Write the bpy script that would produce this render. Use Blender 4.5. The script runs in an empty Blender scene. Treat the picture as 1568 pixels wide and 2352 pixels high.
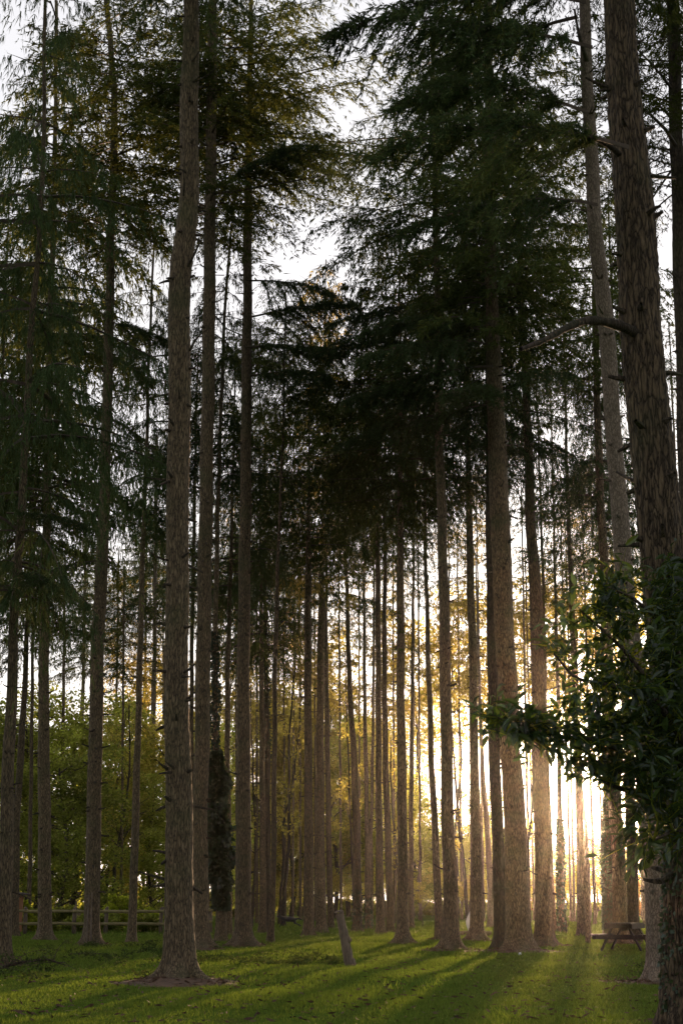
import bpy, math, random
import numpy as np
from mathutils import Vector

# ------------------------------------------------------------------ camera
scene = bpy.context.scene
F, CX, CY, CAMH = 3400.0, 784.0, 1176.0, 1.35          # measured in units of a 1568 x 2352 picture
PITCH = math.atan((2069 - CY) / F)
cam_d = bpy.data.cameras.new("camera")
cam = bpy.data.objects.new("camera", cam_d)
scene.collection.objects.link(cam)
cam.location = (0, 0, CAMH)
cam.rotation_euler = (math.pi / 2 + PITCH, 0, 0)
cam_d.sensor_fit = 'VERTICAL'
cam_d.sensor_height = 36
cam_d.lens = F / 2352 * 36
cam_d.clip_start = 0.1
cam_d.clip_end = 4000
scene.camera = cam
scene.render.resolution_x, scene.render.resolution_y = 682, 1024

# ------------------------------------------------------------------ light
SUN_EL, SUN_AZ = math.radians(4.7), math.radians(9.6)     # azimuth to the right of the view direction
world = bpy.data.worlds.new("World")
scene.world = world
world.use_nodes = True
wn, wl = world.node_tree.nodes, world.node_tree.links
wn.clear()
wo = wn.new('ShaderNodeOutputWorld')
bg = wn.new('ShaderNodeBackground')
sky = wn.new('ShaderNodeTexSky')
sky.sky_type = 'NISHITA'
sky.sun_disc = False
sky.sun_elevation = SUN_EL
sky.sun_rotation = SUN_AZ
sky.air_density = 1.0
sky.dust_density = 1.5
sky.ozone_density = 2.0
hs = wn.new('ShaderNodeHueSaturation')
hs.inputs['Saturation'].default_value = 0.4
wl.new(sky.outputs[0], hs.inputs['Color'])
veil = wn.new('ShaderNodeMixRGB')          # thin high cloud over the clear sky
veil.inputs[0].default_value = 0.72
# veil brightest on the sun's side; dimming behind is added to darken camera-facing surfaces
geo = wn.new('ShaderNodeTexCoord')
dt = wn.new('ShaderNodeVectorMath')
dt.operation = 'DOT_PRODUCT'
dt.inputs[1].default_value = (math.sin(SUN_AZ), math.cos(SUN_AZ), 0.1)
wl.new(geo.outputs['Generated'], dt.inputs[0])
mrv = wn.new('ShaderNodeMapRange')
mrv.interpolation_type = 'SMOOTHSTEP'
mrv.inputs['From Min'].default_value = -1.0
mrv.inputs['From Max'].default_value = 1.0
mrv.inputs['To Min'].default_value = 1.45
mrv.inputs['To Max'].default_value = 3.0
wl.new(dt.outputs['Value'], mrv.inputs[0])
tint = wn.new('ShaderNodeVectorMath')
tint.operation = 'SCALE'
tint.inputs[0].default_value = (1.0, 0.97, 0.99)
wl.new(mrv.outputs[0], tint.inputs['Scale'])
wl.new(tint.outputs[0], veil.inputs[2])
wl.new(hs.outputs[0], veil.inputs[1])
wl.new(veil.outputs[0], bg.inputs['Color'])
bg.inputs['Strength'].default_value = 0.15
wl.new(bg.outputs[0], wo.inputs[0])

sun_d = bpy.data.lights.new("sun", 'SUN')
sun_d.energy = 5.0
sun_d.angle = math.radians(0.9)
sun_d.color = (1.0, 0.63, 0.35)
sun = bpy.data.objects.new("sun", sun_d)
scene.collection.objects.link(sun)
sdir = Vector((math.sin(SUN_AZ) * math.cos(SUN_EL), math.cos(SUN_AZ) * math.cos(SUN_EL), math.sin(SUN_EL)))
sun.rotation_euler = sdir.to_track_quat('Z', 'Y').to_euler()

scene.view_settings.view_transform = 'Standard'
scene.view_settings.look = 'None'
scene.view_settings.exposure = 1.3
scene.view_settings.gamma = 1.0
scene.view_settings.use_curve_mapping = False
scene.render.engine = 'CYCLES'
cy = scene.cycles
cy.max_bounces = 6
cy.diffuse_bounces = 3
cy.transmission_bounces = 4
cy.glossy_bounces = 2
cy.transparent_max_bounces = 4
cy.volume_bounces = 0
cy.use_denoising = True
cy.sample_clamp_indirect = 4.0

# ------------------------------------------------------------------ helpers
SP, CP = math.sin(PITCH), math.cos(PITCH)
R = random.Random(7)
NP = np.random.default_rng(11)


def ray(px, py):
    a, b = (px - CX) / F, (CY - py) / F
    return a, CP - b * SP, SP + b * CP


def P(px, py, D):
    x, y, z = ray(px, py)
    t = D / y
    return (x * t, D, CAMH + z * t)


def W(w, py, D):
    return w / F * D / ray(CX, py)[1]


def ground_D(py):
    x, y, z = ray(CX, py)
    return -CAMH / z * y


def hz(x, y):
    """height of the lawn"""
    d = np.hypot(x, y)
    k = np.clip((90 - d) / 60, 0, 1)
    return (0.05 * np.sin(x * .31 + 1.3) * np.cos(y * .23) + 0.03 * np.sin(x * .9 + y * .7)) * k


def link(o, parent=None):
    scene.collection.objects.link(o)
    if parent is not None:
        o.parent = parent
    return o


def tag(o, label=None, cat=None, group=None, kind=None):
    if label: o['label'] = label
    if cat: o['category'] = cat
    if group: o['group'] = group
    if kind: o['kind'] = kind
    return o


def empty(name, loc=(0, 0, 0), rz=0.0):
    o = bpy.data.objects.new(name, None)
    o.empty_display_size = 0.3
    o.location = loc
    o.rotation_euler = (0, 0, rz)
    return link(o)


def mesh_np(name, V, faces, mats, midx=None, smooth=False):
    """faces: list of int arrays (n,k); midx: material index per array"""
    me = bpy.data.meshes.new(name)
    V = np.asarray(V, dtype=np.float32).reshape(-1, 3)
    me.vertices.add(len(V))
    me.vertices.foreach_set('co', V.ravel())
    faces = [np.asarray(f, dtype=np.int32) for f in faces if len(f)]
    nf = sum(len(f) for f in faces)
    nl = sum(f.size for f in faces)
    me.loops.add(nl)
    me.loops.foreach_set('vertex_index', np.concatenate([f.ravel() for f in faces]))
    me.polygons.add(nf)
    starts, tot = [], 0
    for f in faces:
        k = f.shape[1]
        starts.append(tot + np.arange(len(f)) * k)
        tot += f.size
    me.polygons.foreach_set('loop_start', np.concatenate(starts).astype(np.int32))
    if midx is not None:
        mi = np.concatenate([np.full(len(f), m, dtype=np.int32) for f, m in zip(faces, midx)])
        me.polygons.foreach_set('material_index', mi)
    me.polygons.foreach_set('use_smooth', np.full(nf, smooth))
    me.update(calc_edges=True)
    for m in (mats if isinstance(mats, (list, tuple)) else [mats]):
        me.materials.append(m)
    return me


def obj(name, me, parent=None):
    return link(bpy.data.objects.new(name, me), parent)


class MB:
    """collects simple solids"""
    def __init__(s):
        s.v, s.f = [], []

    def box(s, c, size, rot=None, taper=1.0, jit=0.0):
        n = len(s.v)
        sx, sy, sz = size[0] / 2, size[1] / 2, size[2] / 2
        for dz in (-1, 1):
            k = taper if dz > 0 else 1.0
            for dx, dy in ((-1, -1), (1, -1), (1, 1), (-1, 1)):
                p = Vector((dx * sx * k, dy * sy * k, dz * sz))
                if jit:
                    p += Vector((R.uniform(-jit, jit), R.uniform(-jit, jit), R.uniform(-jit, jit)))
                if rot is not None:
                    p = rot @ p
                s.v.append((p.x + c[0], p.y + c[1], p.z + c[2]))
        for f in ((3, 2, 1, 0), (4, 5, 6, 7), (0, 1, 5, 4), (1, 2, 6, 5), (2, 3, 7, 6), (3, 0, 4, 7)):
            s.f.append([n + i for i in f])

    def tube(s, pts, rads, seg=8, cap=True):
        n0 = len(s.v)
        pts = [Vector(p) for p in pts]
        for i, p in enumerate(pts):
            d = (pts[min(i + 1, len(pts) - 1)] - pts[max(i - 1, 0)]).normalized()
            u = d.orthogonal().normalized() if i == 0 else (u - d * u.dot(d)).normalized()
            w = d.cross(u)
            for k in range(seg):
                a = 2 * math.pi * k / seg
                q = p + (u * math.cos(a) + w * math.sin(a)) * rads[i]
                s.v.append(tuple(q))
        for i in range(len(pts) - 1):
            for k in range(seg):
                a, b = n0 + i * seg + k, n0 + i * seg + (k + 1) % seg
                s.f.append([a, b, b + seg, a + seg])
        if cap:
            s.f.append([n0 + k for k in range(seg)][::-1])
            e = n0 + (len(pts) - 1) * seg
            s.f.append([e + k for k in range(seg)])

    def mesh(s, name, mat, smooth=False):
        me = bpy.data.meshes.new(name)
        me.from_pydata(s.v, [], s.f)
        for m in (mat if isinstance(mat, (list, tuple)) else [mat]):
            me.materials.append(m)
        me.polygons.foreach_set('use_smooth', [smooth] * len(me.polygons))
        me.update()
        return me


# ------------------------------------------------------------------ materials
def new_mat(name):
    m = bpy.data.materials.new(name)
    m.use_nodes = True
    nt = m.node_tree
    nt.nodes.clear()
    return m, nt.nodes, nt.links


def ramp(n, stops):
    r = n.new('ShaderNodeValToRGB')
    e = r.color_ramp.elements
    while len(e) < len(stops):
        e.new(0.5)
    for el, (p, c) in zip(e, stops):
        el.position = p
        el.color = (*c, 1)
    return r


def bark_mat(name, dark, mid, light, sx=16.0, sz=3.2, bump=0.9, moss=0.25, rough=0.9, bd=0.035):
    m, n, l = new_mat(name)
    out = n.new('ShaderNodeOutputMaterial')
    bs = n.new('ShaderNodeBsdfPrincipled')
    tc = n.new('ShaderNodeTexCoord')
    mp = n.new('ShaderNodeMapping')
    mp.inputs['Scale'].default_value = (sx, sx, sz)
    l.new(tc.outputs['Object'], mp.inputs[0])
    wv = n.new('ShaderNodeTexNoise')
    wv.inputs['Scale'].default_value = 0.8
    wv.inputs['Detail'].default_value = 3
    l.new(mp.outputs[0], wv.inputs[0])
    mixv = n.new('ShaderNodeMixRGB')
    mixv.inputs[0].default_value = 0.25
    l.new(mp.outputs[0], mixv.inputs[1])
    l.new(wv.outputs['Color'], mixv.inputs[2])
    vo = n.new('ShaderNodeTexVoronoi')
    vo.feature = 'DISTANCE_TO_EDGE'
    vo.inputs['Scale'].default_value = 1.0
    add = n.new('ShaderNodeVectorMath')
    add.operation = 'ADD'
    l.new(mp.outputs[0], add.inputs[0])
    sc = n.new('ShaderNodeVectorMath')
    sc.operation = 'SCALE'
    sc.inputs['Scale'].default_value = 2.4
    l.new(wv.outputs['Color'], sc.inputs[0])
    l.new(sc.outputs[0], add.inputs[1])
    l.new(add.outputs[0], vo.inputs['Vector'])
    no = n.new('ShaderNodeTexNoise')
    no.inputs['Scale'].default_value = 2.2
    no.inputs['Detail'].default_value = 8
    no.inputs['Roughness'].default_value = 0.7
    l.new(mp.outputs[0], no.inputs[0])
    mm = n.new('ShaderNodeMath')
    mm.operation = 'MULTIPLY'
    pw = n.new('ShaderNodeMath')
    pw.operation = 'POWER'
    pw.inputs[1].default_value = 0.45
    l.new(vo.outputs['Distance'], pw.inputs[0])
    l.new(pw.outputs[0], mm.inputs[0])
    l.new(no.outputs['Fac'], mm.inputs[1])
    rp = ramp(n, [(0.08, dark), (0.3, mid), (0.55, light)])
    l.new(mm.outputs[0], rp.inputs[0])
    # broad stains and moss
    n2 = n.new('ShaderNodeTexNoise')
    n2.inputs['Scale'].default_value = 1.3
    n2.inputs['Detail'].default_value = 5
    l.new(tc.outputs['Object'], n2.inputs[0])
    r2 = ramp(n, [(0.5, (0, 0, 0)), (0.72, (1, 1, 1))])
    l.new(n2.outputs['Fac'], r2.inputs[0])
    ms = n.new('ShaderNodeMath')
    ms.operation = 'MULTIPLY'
    ms.inputs[1].default_value = moss
    l.new(r2.outputs[0], ms.inputs[0])
    mx = n.new('ShaderNodeMixRGB')
    mx.inputs[2].default_value = (0.05, 0.062, 0.022, 1)
    l.new(ms.outputs[0], mx.inputs[0])
    l.new(rp.outputs[0], mx.inputs[1])
    # each tree a little different
    oi = n.new('ShaderNodeObjectInfo')
    hsv = n.new('ShaderNodeHueSaturation')
    mr = n.new('ShaderNodeMapRange')
    mr.inputs['To Min'].default_value = 0.75
    mr.inputs['To Max'].default_value = 1.3
    l.new(oi.outputs['Random'], mr.inputs[0])
    l.new(mr.outputs[0], hsv.inputs['Value'])
    l.new(mx.outputs[0], hsv.inputs['Color'])
    l.new(hsv.outputs[0], bs.inputs['Base Color'])
    bs.inputs['Roughness'].default_value = rough
    bs.inputs['Specular IOR Level'].default_value = 0.25
    bp = n.new('ShaderNodeBump')
    bp.inputs['Strength'].default_value = bump
    bp.inputs['Distance'].default_value = bd
    l.new(mm.outputs[0], bp.inputs['Height'])
    l.new(bp.outputs[0], bs.inputs['Normal'])
    l.new(bs.outputs[0], out.inputs[0])
    return m


def leaf_mat(name, c1, c2, trans, tf=0.45, gloss=0.0, scale=0.35, vlo=0.7, vhi=1.4, rough=0.4):
    """c1..c2 reflectance range, trans transmitted colour"""
    m, n, l = new_mat(name)
    out = n.new('ShaderNodeOutputMaterial')
    tc = n.new('ShaderNodeTexCoord')
    no = n.new('ShaderNodeTexNoise')
    no.inputs['Scale'].default_value = scale
    no.inputs['Detail'].default_value = 6
    no.inputs['Roughness'].default_value = 0.75
    l.new(tc.outputs['Object'], no.inputs[0])
    rp = ramp(n, [(0.35, c1), (0.68, c2)])
    l.new(no.outputs['Fac'], rp.inputs[0])
    oi = n.new('ShaderNodeObjectInfo')
    mr = n.new('ShaderNodeMapRange')
    mr.inputs['To Min'].default_value = vlo
    mr.inputs['To Max'].default_value = vhi
    l.new(oi.outputs['Random'], mr.inputs[0])
    gi = n.new('ShaderNodeNewGeometry')
    mi = n.new('ShaderNodeMapRange')
    mi.inputs['To Min'].default_value = 0.6
    mi.inputs['To Max'].default_value = 1.45
    l.new(gi.outputs['Random Per Island'], mi.inputs[0])
    mt = n.new('ShaderNodeMath')
    mt.operation = 'MULTIPLY'
    l.new(mr.outputs[0], mt.inputs[0])
    l.new(mi.outputs[0], mt.inputs[1])
    mr = mt
    hsv = n.new('ShaderNodeHueSaturation')
    l.new(mr.outputs[0], hsv.inputs['Value'])
    l.new(rp.outputs[0], hsv.inputs['Color'])
    df = n.new('ShaderNodeBsdfDiffuse')
    l.new(hsv.outputs[0], df.inputs[0])
    tr = n.new('ShaderNodeBsdfTranslucent')
    hs2 = n.new('ShaderNodeHueSaturation')
    hs2.inputs['Color'].default_value = (*trans, 1)
    l.new(mr.outputs[0], hs2.inputs['Value'])
    l.new(hs2.outputs[0], tr.inputs[0])
    mx = n.new('ShaderNodeMixShader')
    mx.inputs[0].default_value = tf
    l.new(df.outputs[0], mx.inputs[1])
    l.new(tr.outputs[0], mx.inputs[2])
    last = mx
    if gloss > 0:
        gl = n.new('ShaderNodeBsdfGlossy')
        gl.inputs['Roughness'].default_value = rough
        gl.inputs['Color'].default_value = (0.9, 0.95, 1, 1)
        m2 = n.new('ShaderNodeMixShader')
        m2.inputs[0].default_value = gloss
        l.new(mx.outputs[0], m2.inputs[1])
        l.new(gl.outputs[0], m2.inputs[2])
        last = m2
    l.new(last.outputs[0], out.inputs[0])
    return m


def flat_mat(name, c1, c2, scale=6.0, rough=0.85, stretch=(1, 1, 1), bump=0.3, bd=0.01):
    m, n, l = new_mat(name)
    out = n.new('ShaderNodeOutputMaterial')
    bs = n.new('ShaderNodeBsdfPrincipled')
    tc = n.new('ShaderNodeTexCoord')
    mp = n.new('ShaderNodeMapping')
    mp.inputs['Scale'].default_value = stretch
    l.new(tc.outputs['Object'], mp.inputs[0])
    no = n.new('ShaderNodeTexNoise')
    no.inputs['Scale'].default_value = scale
    no.inputs['Detail'].default_value = 7
    no.inputs['Roughness'].default_value = 0.7
    l.new(mp.outputs[0], no.inputs[0])
    rp = ramp(n, [(0.35, c1), (0.65, c2)])
    l.new(no.outputs['Fac'], rp.inputs[0])
    l.new(rp.outputs[0], bs.inputs['Base Color'])
    bs.inputs['Roughness'].default_value = rough
    bs.inputs['Specular IOR Level'].default_value = 0.3
    bp = n.new('ShaderNodeBump')
    bp.inputs['Strength'].default_value = bump
    bp.inputs['Distance'].default_value = bd
    l.new(no.outputs['Fac'], bp.inputs['Height'])
    l.new(bp.outputs[0], bs.inputs['Normal'])
    l.new(bs.outputs[0], out.inputs[0])
    return m


M_BARK = bark_mat('fir_bark', (0.035, 0.026, 0.017), (0.185, 0.138, 0.083), (0.34, 0.268, 0.175), 26, 4.6, 1.0, moss=.5, bd=.05)
M_BARK_BIG = bark_mat('furrowed_bark', (0.02, 0.014, 0.009), (0.15, 0.108, 0.066), (0.29, 0.22, 0.145), 18, 3.3, 1.0, 0.4, bd=0.06)
M_BARK_PALE = bark_mat('pale_bark', (0.09, 0.07, 0.05), (0.24, 0.19, 0.145), (0.34, 0.28, 0.22), 26, 9, 0.7, 0.25, bd=0.015)
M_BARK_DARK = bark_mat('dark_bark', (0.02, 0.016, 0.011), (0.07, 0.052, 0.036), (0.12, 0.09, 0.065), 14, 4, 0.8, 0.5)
M_TWIG = flat_mat('dead_twig', (0.03, 0.022, 0.015), (0.08, 0.06, 0.042), 5)
M_NEEDLE = leaf_mat('spruce_needles', (0.022, 0.038, 0.016), (0.055, 0.082, 0.027), (0.10, 0.11, 0.022), 0.4)
M_NEEDLE_BLUE = leaf_mat('fir_needles', (0.022, 0.042, 0.021), (0.052, 0.085, 0.036), (0.08, 0.10, 0.03), 0.35)
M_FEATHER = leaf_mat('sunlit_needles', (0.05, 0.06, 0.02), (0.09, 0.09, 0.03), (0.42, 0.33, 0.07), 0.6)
M_GOLD = leaf_mat('autumn_leaves', (0.11, 0.12, 0.025), (0.19, 0.18, 0.045), (0.55, 0.47, 0.08), 0.6)
M_GREEN = leaf_mat('broadleaf_leaves', (0.05, 0.07, 0.018), (0.12, 0.14, 0.03), (0.5, 0.54, 0.08), 0.55)
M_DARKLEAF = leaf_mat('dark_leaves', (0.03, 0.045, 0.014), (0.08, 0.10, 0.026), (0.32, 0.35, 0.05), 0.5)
M_IVY = leaf_mat('ivy_leaves', (0.015, 0.03, 0.012), (0.035, 0.055, 0.02), (0.05, 0.07, 0.015), 0.2, 0.04)
M_LAUREL = leaf_mat('laurel_leaves', (0.013, 0.028, 0.010), (0.034, 0.058, 0.017), (0.10, 0.16, 0.025), 0.25, 0.03, 3.0, 0.7, 1.4, 0.33)
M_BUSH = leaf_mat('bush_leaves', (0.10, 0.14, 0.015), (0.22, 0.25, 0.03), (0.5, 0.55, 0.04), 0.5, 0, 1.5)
M_RUST = leaf_mat('russet_leaves', (0.12, 0.05, 0.015), (0.2, 0.09, 0.02), (0.4, 0.15, 0.03), 0.5)
M_GRASS = leaf_mat('grass_blades', (0.058, 0.094, 0.017), (0.10, 0.13, 0.027), (0.14, 0.2, 0.025), 0.4, 0.0, 0.25, 1, 1)
M_WEED = leaf_mat('weed_leaves', (0.03, 0.05, 0.018), (0.065, 0.085, 0.025), (0.07, 0.09, 0.02), 0.3, 0.0, 1.0, 0.8, 1.2)
M_LITTER = flat_mat('needle_litter', (0.035, 0.02, 0.012), (0.11, 0.062, 0.035), 9, bump=0.8, bd=0.03)
M_WOOD = flat_mat('weathered_wood', (0.06, 0.045, 0.033), (0.2, 0.155, 0.115), 4, 0.85, (8, 8, 0.7), 0.6, 0.02)
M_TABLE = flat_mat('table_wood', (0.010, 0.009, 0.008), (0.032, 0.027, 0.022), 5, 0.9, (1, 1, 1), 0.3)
M_RAIL = flat_mat('mossy_rail', (0.13, 0.11, 0.05), (0.24, 0.2, 0.09), 6)
M_SHED = flat_mat('shed_boards', (0.16, 0.065, 0.025), (0.26, 0.11, 0.04), 4, 0.8, (4, 4, 0.6))
M_ROOF = flat_mat('shed_roof_felt', (0.03, 0.022, 0.018), (0.06, 0.045, 0.035), 8)
M_WHITE = flat_mat('white_sheet', (0.55, 0.55, 0.55), (0.75, 0.75, 0.74), 3, 0.6)
M_DOG = flat_mat('black_fur', (0.008, 0.008, 0.009), (0.025, 0.025, 0.027), 14, 0.6, bump=0.6)
M_HORSE = flat_mat('white_coat', (0.38, 0.37, 0.36), (0.65, 0.63, 0.6), 3, 0.7)
M_MANE = flat_mat('grey_mane', (0.08, 0.08, 0.08), (0.16, 0.16, 0.16), 8)


def ground_mat():
    m, n, l = new_mat('lawn')
    out = n.new('ShaderNodeOutputMaterial')
    bs = n.new('ShaderNodeBsdfPrincipled')
    tc = n.new('ShaderNodeTexCoord')
    n1 = n.new('ShaderNodeTexNoise')
    n1.inputs['Scale'].default_value = 0.22
    n1.inputs['Detail'].default_value = 8
    n1.inputs['Roughness'].default_value = 0.65
    l.new(tc.outputs['Object'], n1.inputs[0])
    rp = ramp(n, [(0.3, (0.04, 0.072, 0.012)), (0.5, (0.062, 0.095, 0.015)), (0.72, (0.085, 0.10, 0.02))])
    l.new(n1.outputs['Fac'], rp.inputs[0])
    n3 = n.new('ShaderNodeTexNoise')
    n3.inputs['Scale'].default_value = 0.5
    n3.inputs['Detail'].default_value = 6
    l.new(tc.outputs['Object'], n3.inputs[0])
    r3 = ramp(n, [(0.6, (0, 0, 0)), (0.72, (0.8, 0.8, 0.8))])
    l.new(n3.outputs['Fac'], r3.inputs[0])
    mx = n.new('ShaderNodeMixRGB')
    mx.inputs[2].default_value = (0.07, 0.05, 0.025, 1)
    l.new(r3.outputs[0], mx.inputs[0])
    l.new(rp.outputs[0], mx.inputs[1])
    l.new(mx.outputs[0], bs.inputs['Base Color'])
    bs.inputs['Roughness'].default_value = 0.95
    bs.inputs['Specular IOR Level'].default_value = 0.0
    n2 = n.new('ShaderNodeTexNoise')
    n2.inputs['Scale'].default_value = 14
    n2.inputs['Detail'].default_value = 6
    l.new(tc.outputs['Object'], n2.inputs[0])
    bp = n.new('ShaderNodeBump')
    bp.inputs['Strength'].default_value = 0.7
    bp.inputs['Distance'].default_value = 0.06
    l.new(n2.outputs['Fac'], bp.inputs['Height'])
    l.new(bp.outputs[0], bs.inputs['Normal'])
    l.new(bs.outputs[0], out.inputs[0])
    return m


# ------------------------------------------------------------------ ground
def grid_sheet(name, xs, ys, mat, dz=0.0):
    X, Y = np.meshgrid(xs, ys)
    V = np.stack([X, Y, hz(X, Y) + dz], -1).reshape(-1, 3)
    nx, ny = len(xs), len(ys)
    i = (np.arange(ny - 1)[:, None] * nx + np.arange(nx - 1)[None]).ravel()
    me = mesh_np(name, V, [np.stack([i, i + 1, i + nx + 1, i + nx], 1)], mat, smooth=True)
    return obj(name, me)


def axis(fine, step, far):
    a = list(np.arange(-fine, fine + .01, step))
    e, s = fine, step * 2
    while e < far:
        e = min(far, e + s)
        s *= 1.6
        a = [-e] + a + [e]
    return np.array(a)


lawn = grid_sheet('ground', axis(30, 0.6, 1200), axis(90, 0.7, 1200), ground_mat())
tag(lawn, kind='structure')

# ------------------------------------------------------------------ trunks
def smooth_curve(ctrl, zs):
    z = np.array([c[2] for c in ctrl])
    o = np.argsort(z)
    z = z[o]
    res = []
    for k in (0, 1, 3):
        v = np.array([c[k] for c in ctrl])[o]
        a = np.interp(zs, z, v)
        res.append(a)
    return res


def trunk_mesh(ctrl, top, seg, step, seed, ridges=0.0, flare=0.5, whorl=0.05, lobes=5):
    rg = np.random.default_rng(seed)
    z0, z1 = -0.15, top
    # rows: fine at the foot
    zs = np.concatenate([np.linspace(z0, 1.0, 16), np.arange(1.0 + step, z1, step), [z1]])
    cx, cy_, r = smooth_curve(ctrl, zs)
    ker = np.array([1, 2, 3, 2, 1.]) / 9
    for a in (cx, cy_, r):
        pad = np.concatenate([[a[0]] * 2, a, [a[-1]] * 2])
        a[16:] = np.convolve(pad, ker, 'valid')[16:]
    # gentle wobble and whorls
    cx = cx + 0.012 * np.sin(zs * 1.7 + seed) * np.clip(zs / 3, 0, 1)
    if whorl:
        wz = np.cumsum(rg.uniform(0.45, 0.95, 80)) + 0.8
        for w in wz:
            if w < z1:
                r = r * (1 + whorl * rg.uniform(.4, 1.3) * np.exp(-((zs - w) / 0.07) ** 2))
    th = np.linspace(0, 2 * math.pi, seg, endpoint=False)
    ph = rg.uniform(0, 6.28, 12)
    T, Z = np.meshgrid(th, zs)
    rr = r[:, None] * np.ones_like(T)
    lob = 0.5 + 0.5 * np.sin(T * lobes + ph[0] + 0.6 * np.sin(T * 2 + ph[1]))
    rr = rr * (1 + flare * np.exp(-np.clip(Z, 0, 9) / 0.16) * (0.25 + lob) + 0.06 * lob * np.exp(-np.clip(Z, 0, 9) / 0.9))
    rr = rr * (1 + 0.02 * np.sin(T * 3 + Z * .8 + ph[2]) + 0.015 * np.sin(T * 5 - Z * 1.9 + ph[3]))
    if ridges:
        k = seg // 5
        g = np.abs(np.sin(T * k / 2 + 0.9 * np.sin(Z * 2.1 + T * 3 + ph[4]) + 0.5 * np.sin(Z * 5.3 + ph[5])))
        g2 = np.sin(T * (k - 3) + Z * 3.7 + ph[6]) * np.sin(Z * 4.4 + ph[7] + T * 2)
        rr = rr * (1 + ridges * (g - .5) + ridges * .5 * g2)
        rr += ridges * r[:, None] * 0.35 * rg.standard_normal(rr.shape)
    else:
        rr += r[:, None] * 0.012 * rg.standard_normal(rr.shape)
    X = cx[:, None] + rr * np.cos(T)
    Y = cy_[:, None] + rr * np.sin(T)
    V = np.stack([X, Y, Z], -1).reshape(-1, 3)
    n, m = len(zs), seg
    i = np.arange(n - 1)[:, None] * m
    j = np.arange(m)[None]
    j2 = (j + 1) % m
    Fq = np.stack([i + j, i + j2, i + m + j2, i + m + j], -1).reshape(-1, 4)
    return V, Fq, (zs, cx, cy_, r)


def limbs(specs, seg=4):
    """many tapered tubes at once; specs: list of (points (k,3), radii (k))"""
    V, Q, n = [], [], 0
    for pts, rad in specs:
        pts = np.asarray(pts, float)
        rad = np.asarray(rad, float)
        k = len(pts)
        d = np.gradient(pts, axis=0)
        d /= np.linalg.norm(d, axis=1)[:, None] + 1e-9
        ref = np.array([0, 0, 1.0]) if abs(d[0][2]) < .8 else np.array([1.0, 0, 0])
        u = np.cross(d, ref)
        u /= np.linalg.norm(u, axis=1)[:, None] + 1e-9
        w = np.cross(d, u)
        a = np.linspace(0, 2 * math.pi, seg, endpoint=False)
        ring = pts[:, None] + rad[:, None, None] * (u[:, None] * np.cos(a)[None, :, None] + w[:, None] * np.sin(a)[None, :, None])
        V.append(ring.reshape(-1, 3))
        i = (np.arange(k - 1)[:, None] * seg + n)
        j = np.arange(seg)[None]
        j2 = (j + 1) % seg
        Q.append(np.stack([i + j, i + j2, i + seg + j2, i + seg + j], -1).reshape(-1, 4))
        n += k * seg
    if not V:
        return np.zeros((0, 3)), np.zeros((0, 4), int)
    return np.concatenate(V), np.concatenate(Q)


# ------------------------------------------------------------------ conifer crowns
def nrm(v):
    return v / (np.linalg.norm(v, axis=-1, keepdims=True) + 1e-9)


def sprays(base, dirv, length, width, rg):
    """one narrow rhombus per entry"""
    n = len(base)
    rnd = nrm(rg.standard_normal((n, 3)))
    side = nrm(np.cross(dirv, rnd))
    tip = base + dirv * length[:, None]
    mid = base + dirv * (length * 0.42)[:, None]
    V = np.stack([base, mid + side * width[:, None] * .5, tip, mid - side * width[:, None] * .5], 1)
    return V.reshape(-1, 3), np.arange(n * 4).reshape(-1, 4)


def needles(base, dirv, length, width, rg):
    """two slim diverging needle twigs per entry"""
    n = len(base)
    rnd = nrm(rg.standard_normal((n, 3)))
    side = nrm(np.cross(dirv, rnd))
    up = np.cross(dirv, side)
    out = []
    for s in (-1, 1):
        sp = (s * rg.uniform(.12, .42, n))[:, None]
        d = nrm(dirv + up * sp)
        b = base + dirv * (length * rg.uniform(0, .35, n))[:, None]
        w = side * (width * .36)[:, None]
        out.append(np.stack([b - w, b + w, b + d * (length * rg.uniform(.7, 1.05, n))[:, None]], 1))
    V = np.concatenate(out, 1)
    return V.reshape(-1, 3), np.arange(n * 6).reshape(-1, 3)


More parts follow.
